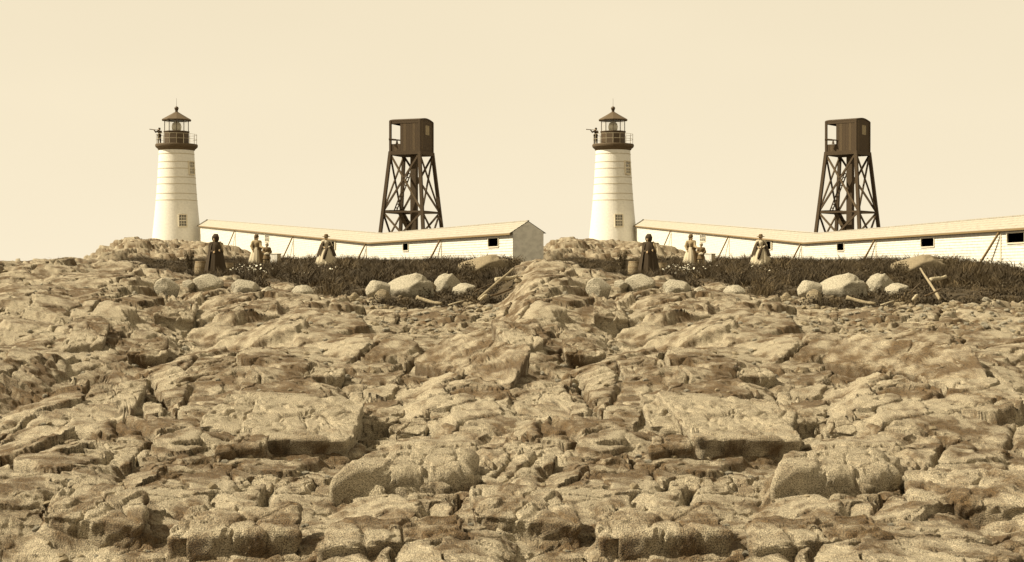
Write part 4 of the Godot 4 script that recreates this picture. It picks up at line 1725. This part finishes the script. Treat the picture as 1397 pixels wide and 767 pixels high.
	flesh(st, [[Vector3(-0.06, 0, 0), 0.07, Vector3(0.06, 0.01, 0.01), 0.06], [Vector3(0, 0.05, 0), 0.05, Vector3(0.02, 0.08, 0), 0.03]], 0.018)
	part("cloth", st, M.pale_cloth, bu)
	place(bu, 364.0, 74.26, 0.15 + 0.71)

# ------------------------------------------------------------------ loose rocks
func rock_shape(st: SurfaceTool, seed_: int, size: Vector3, rings := 14, rough := 0.22) -> void:
	var r := RandomNumberGenerator.new()
	r.seed = seed_
	var n := fnl(FastNoiseLite.TYPE_SIMPLEX_SMOOTH, 1.1, seed_, 3)
	var cuts := []
	for k in 14:
		var v := Vector3(r.randf_range(-1, 1), r.randf_range(-0.6, 1), r.randf_range(-1, 1)).normalized()
		cuts.append([v, r.randf_range(0.62, 0.95)])
	var at := func(i: int, k: int) -> Vector3:
		var a := PI * i / rings
		var b := TAU * (k % (rings * 2)) / (rings * 2)
		var v := Vector3(sin(a) * sin(b), -cos(a), sin(a) * cos(b))
		var q := 1.0 + n.get_noise_3dv(v) * rough + n.get_noise_3dv(v * 5.0) * rough * 0.30
		for c in cuts:
			var t: float = v.dot(c[0])
			if t > 0.05:
				q = minf(q, lerpf(q, float(c[1]) / t, 0.75))
		return v * q * size
	for i in rings:
		for k in rings * 2:
			quad(st, at.call(i, k), at.call(i, k + 1), at.call(i + 1, k + 1), at.call(i + 1, k))

func make_boulders() -> void:
	# picture box x0, x1, y0, y1; material; label
	var list := [
		[212, 243, 379, 403, "boulder", "round pale boulder lying on the ledge below the lighthouse outcrop"],
		[250, 266, 382, 394, "boulder", "small pointed pale boulder just in front of the barrel"],
		[266, 306, 374, 394, "boulder", "long flat pale boulder at the feet of the cloaked woman"],
		[318, 353, 380, 401, "boulder", "blocky pale boulder where the flowering weeds meet the ledge"],
		[354, 376, 392, 403, "boulder", "low pale boulder next to the blocky boulder by the weeds"],
		[401, 428, 390, 406, "boulder", "pale pointed rock on the ledge below the trestle bench"],
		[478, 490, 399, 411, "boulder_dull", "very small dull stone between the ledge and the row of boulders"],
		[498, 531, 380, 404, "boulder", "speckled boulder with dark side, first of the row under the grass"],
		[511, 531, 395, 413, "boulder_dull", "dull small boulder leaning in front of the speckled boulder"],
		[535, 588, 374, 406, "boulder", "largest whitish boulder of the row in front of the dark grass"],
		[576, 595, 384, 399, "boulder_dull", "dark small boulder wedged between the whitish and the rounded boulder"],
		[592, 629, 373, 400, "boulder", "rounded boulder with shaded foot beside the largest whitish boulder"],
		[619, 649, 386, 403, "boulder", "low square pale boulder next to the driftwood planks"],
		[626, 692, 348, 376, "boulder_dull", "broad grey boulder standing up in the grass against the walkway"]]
	for k in list.size():
		var b: Array = list[k]
		var u: float = (b[0] + b[1]) * 0.5
		var foot: float = b[3]
		var d := depth_at(u, foot)
		if k == 13:
			d = 62.0
		elif k >= 7:
			d = clampf(d, 42.0, 56.0)
		elif k < 6:
			d = clampf(d, 44.0, 56.0)
		var w: float = (b[1] - b[0]) * d / F
		var h: float = (b[3] - b[2]) * d / F
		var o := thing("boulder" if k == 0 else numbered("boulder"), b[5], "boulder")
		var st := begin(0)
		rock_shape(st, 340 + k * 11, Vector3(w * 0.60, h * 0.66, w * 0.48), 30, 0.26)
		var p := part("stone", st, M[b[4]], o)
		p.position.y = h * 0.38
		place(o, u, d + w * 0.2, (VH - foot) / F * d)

# ------------------------------------------------------------------ barrels, timber, plants
func make_small_things() -> void:
	var st: SurfaceTool
	for bb in [[275.5, 58.6, -0.32, 0.30, 0.72, "weathered wooden barrel with hoops on the cloaked woman's lighthouse side"], [311, 60, -0.28, 0.25, 0.62, "narrow wooden barrel half hidden behind the cloaked woman's skirt"]]:
		var o := thing("barrel" if not has_node("barrel") else numbered("barrel"), bb[5], "barrel")
		var r: float = bb[3]
		var h: float = bb[4]
		st = begin()
		for k in 20:
			var a0 := TAU * k / 20.0 + 0.012
			var a1 := TAU * (k + 1) / 20.0 - 0.012
			var prof := []
			for q in 9:
				var y := q / 8.0
				prof.append([r * (0.86 + 0.14 * sin(PI * y)), h * y])
			lathe(st, prof, 2, 0, 1, a0, a1)
		part("staves", st, M.barrel, o)
		for y in [0.06, 0.33, 0.66, 0.94]:
			st = begin()
			var rr := r * (0.86 + 0.14 * sin(PI * y)) + 0.006
			lathe(st, [[rr - 0.012, h * y - 0.022], [rr, h * y - 0.02], [rr, h * y + 0.02], [rr - 0.012, h * y + 0.022]], 32)
			part("hoop", st, M.hoop, o)
		st = begin()
		lathe(st, [[r * 0.86, h - 0.03], [0.01, h - 0.03]], 24)
		lathe(st, [[0.01, 0.03], [r * 0.86, 0.03]], 24)
		part("head", st, M.wood_grey, o)
		place(o, bb[0], bb[1], bb[2])
	# white box beside the child
	var bx := thing("wooden_box", "upright whitewashed wooden box standing in grass beside the child", "box")
	for k in 3:
		st = begin()
		box_at(st, Vector3(-0.14 + k * 0.14, 0.40, 0.17), Vector3(0.132, 0.80, 0.025))
		part("front_board", st, M.clap, bx)
	for q in [-1, 1]:
		st = begin()
		box_at(st, Vector3(q * 0.20, 0.40, -0.01), Vector3(0.025, 0.79, 0.33))
		part("side_board", st, M.wood_pale, bx)
	st = begin()
	box_at(st, Vector3(0, 0.81, 0), Vector3(0.46, 0.025, 0.40))
	part("lid", st, M.wood_pale, bx)
	bx.rotation.y = -0.6
	place(bx, 376, 77, 0.10)
	# trestle bench
	var tr := thing("trestle_bench", "rough dark plank bench on two legs in the grass before walkway", "bench")
	st = begin()
	beam(st, Vector3(-0.42, 0.46, 0), Vector3(0.42, 0.36, 0), 0.26, 0.055, Vector3.BACK)
	part("plank", st, M.timber_light, tr)
	for q in [-0.36, 0.30]:
		for z in [-0.09, 0.09]:
			st = begin()
			beam(st, Vector3(q, 0.42 - (q + 0.36) * 0.12, z * 0.5), Vector3(q - 0.05, -0.05, z * 1.6), 0.06, 0.06)
			part("leg", st, M.timber_light, tr)
	place(tr, 397, 80, 0.22)
	# post with a collar of stones, and a bent pipe by the outcrop
	var po := thing("short_post", "short dark wooden post in a low block beside the outcrop", "post")
	st = begin()
	beam(st, Vector3(0, 0.05, 0), Vector3(0.01, 0.52, 0), 0.085, 0.085)
	part("post", st, M.timber, po)
	st = begin()
	box_at(st, Vector3(0, 0.04, 0), Vector3(0.30, 0.12, 0.24))
	part("foot_block", st, M.timber, po)
	place(po, 328, 70, null, true, 0.02)
	po.position.y += 0.0
	var pi := thing("bent_pipe", "bent dark iron pipe standing by the outcrop behind cloaked woman", "pipe")
	st = begin(0)
	tube(st, [Vector3(0.10, -0.2, 0), Vector3(0.10, 0.42, 0), Vector3(0.06, 0.50, 0), Vector3(-0.02, 0.53, 0), Vector3(-0.26, 0.54, 0)], [0.045, 0.045, 0.045, 0.04, 0.035], 10)
	part("pipe", st, M.iron, pi)
	st = begin(0)
	tube(st, [Vector3(0.10, 0.06, 0), Vector3(0.10, 0.14, 0)], [0.075, 0.075], 10)
	part("collar", st, M.iron, pi)
	place(pi, 308, 72, null)
	# planks and driftwood at the foot of the right hand slope: picture ends, depth, thickness, material
	var logs := [
		[655, 408, 699, 366, 46.0, 52.0, 0.10, "wood_grey", "long grey driftwood pole lying up the slope beside the broad boulder"],
		[677, 383, 704, 377, 50.0, 50.6, 0.17, "wood_pale", "thick pale plank lying across the driftwood pole"],
		[568, 407, 603, 415, 45.0, 44.6, 0.14, "wood_grey", "short grey log below the largest whitish boulder"],
		[670, 404, 700, 394, 45.6, 46.2, 0.08, "timber_light", "thin dark stick lying under the pale plank"],
		[612, 416, 632, 411, 44.4, 44.6, 0.06, "wood_pale", "thin pale stick on the stony ledge below the square boulder"],
		[655, 409, 664, 402, 45.2, 45.4, 0.10, "wood_pale", "stubby bright board end sticking out beside the driftwood pole"],
		[648, 398, 672, 386, 47.0, 48.0, 0.05, "timber_light", "thin crooked dark branch beside the square pale boulder"],
		[580, 424, 600, 421, 43.0, 43.2, 0.05, "wood_grey", "small grey stick on the ledge below the short log"]]
	for k in logs.size():
		var l: Array = logs[k]
		var o := thing("driftwood" if k == 0 else numbered("driftwood"), l[8], "driftwood")
		var um: float = (l[0] + l[2]) * 0.5
		var dm: float = (l[4] + l[5]) * 0.5
		var th: float = l[6]
		var ya := maxf((VH - l[1]) / F * l[4], ground(l[0], l[4]) + th * 0.4)
		var yb := maxf((VH - l[3]) / F * l[5], ground(l[2], l[5]) + th * 0.4)
		var a := Vector3((l[0] - um) / F * l[4], ya, dm - l[4])
		var b := Vector3((l[2] - um) / F * l[5], yb, dm - l[5])
		var y0 := ground(um, dm)
		a.y -= y0
		b.y -= y0
		st = begin(0)
		var pts := []
		var rr := []
		for q in 7:
			var t := q / 6.0
			pts.append(a.lerp(b, t) + Vector3(0, sin(t * 5.0 + k) * th * 0.15, cos(t * 4.0 + k) * th * 0.2))
			rr.append(th * 0.5 * (1.0 - 0.35 * t) * (1.0 + 0.12 * sin(q * 2.3 + k)))
		tube(st, pts, rr, 8)
		part("log", st, M[l[7]], o)
		place(o, um, dm, y0, false)
	# leafy shrubs
	var sh := [[258.5, 56.6, 0.20, 1.2, "dark upright leafy shrub growing against the weathered barrel"], [410, 79, 0.42, 0.42, "low dark bush under the low end of trestle bench"],
		[641, 60.5, 0.55, 0.62, "dark leafy shrub growing against the broad grey boulder"], [668, 58, 0.30, 0.35, "small spiky plant between broad boulder and driftwood pole"],
		[300, 84, 0.5, 0.45, "low dark scrub on the shoulder of the outcrop behind the woman"], [700, 62, 0.6, 0.7, "tall dark scrub on the slope above the pale plank"]]
	for k in sh.size():
		var s: Array = sh[k]
		var o := thing("shrub" if k == 0 else numbered("shrub"), s[4], "shrub")
		var r := RandomNumberGenerator.new()
		r.seed = 900 + k
		st = begin()
		var sm := begin(0)
		for q in 9:
			var a := r.randf() * TAU
			var tip := Vector3(cos(a) * s[2] * r.randf_range(0.3, 0.9), s[3] * r.randf_range(0.7, 1.0), sin(a) * s[2] * r.randf_range(0.3, 0.9))
			var md := Vector3(tip.x * 0.4, tip.y * 0.55, tip.z * 0.4)
			tube(sm, [Vector3(0, -0.05, 0), md, tip], [0.012, 0.009, 0.004], 5)
			for m in 90:
				var f := r.randf_range(0.12, 1.0)
				var c := md.lerp(tip, (f - 0.5) * 2) if f > 0.5 else md * f * 2
				c += Vector3(r.randf_range(-1, 1), r.randf_range(-0.6, 0.6), r.randf_range(-1, 1)) * s[2] * 0.32
				c.y = maxf(c.y, 0.02)
				var b := Basis.from_euler(Vector3(r.randf() * 6, r.randf() * 6, r.randf() * 6))
				var z := r.randf_range(0.025, 0.05)
				quad(st, c + b * Vector3(-z * 0.45, 0, 0), c + b * Vector3(0, -z * 0.2, z), c + b * Vector3(z * 0.45, 0, 0), c + b * Vector3(0, z * 0.2, -z))
		part("foliage", st, M.shrub, o)
		part("stem", sm, M.timber, o)
		place(o, s[0], s[1], null)
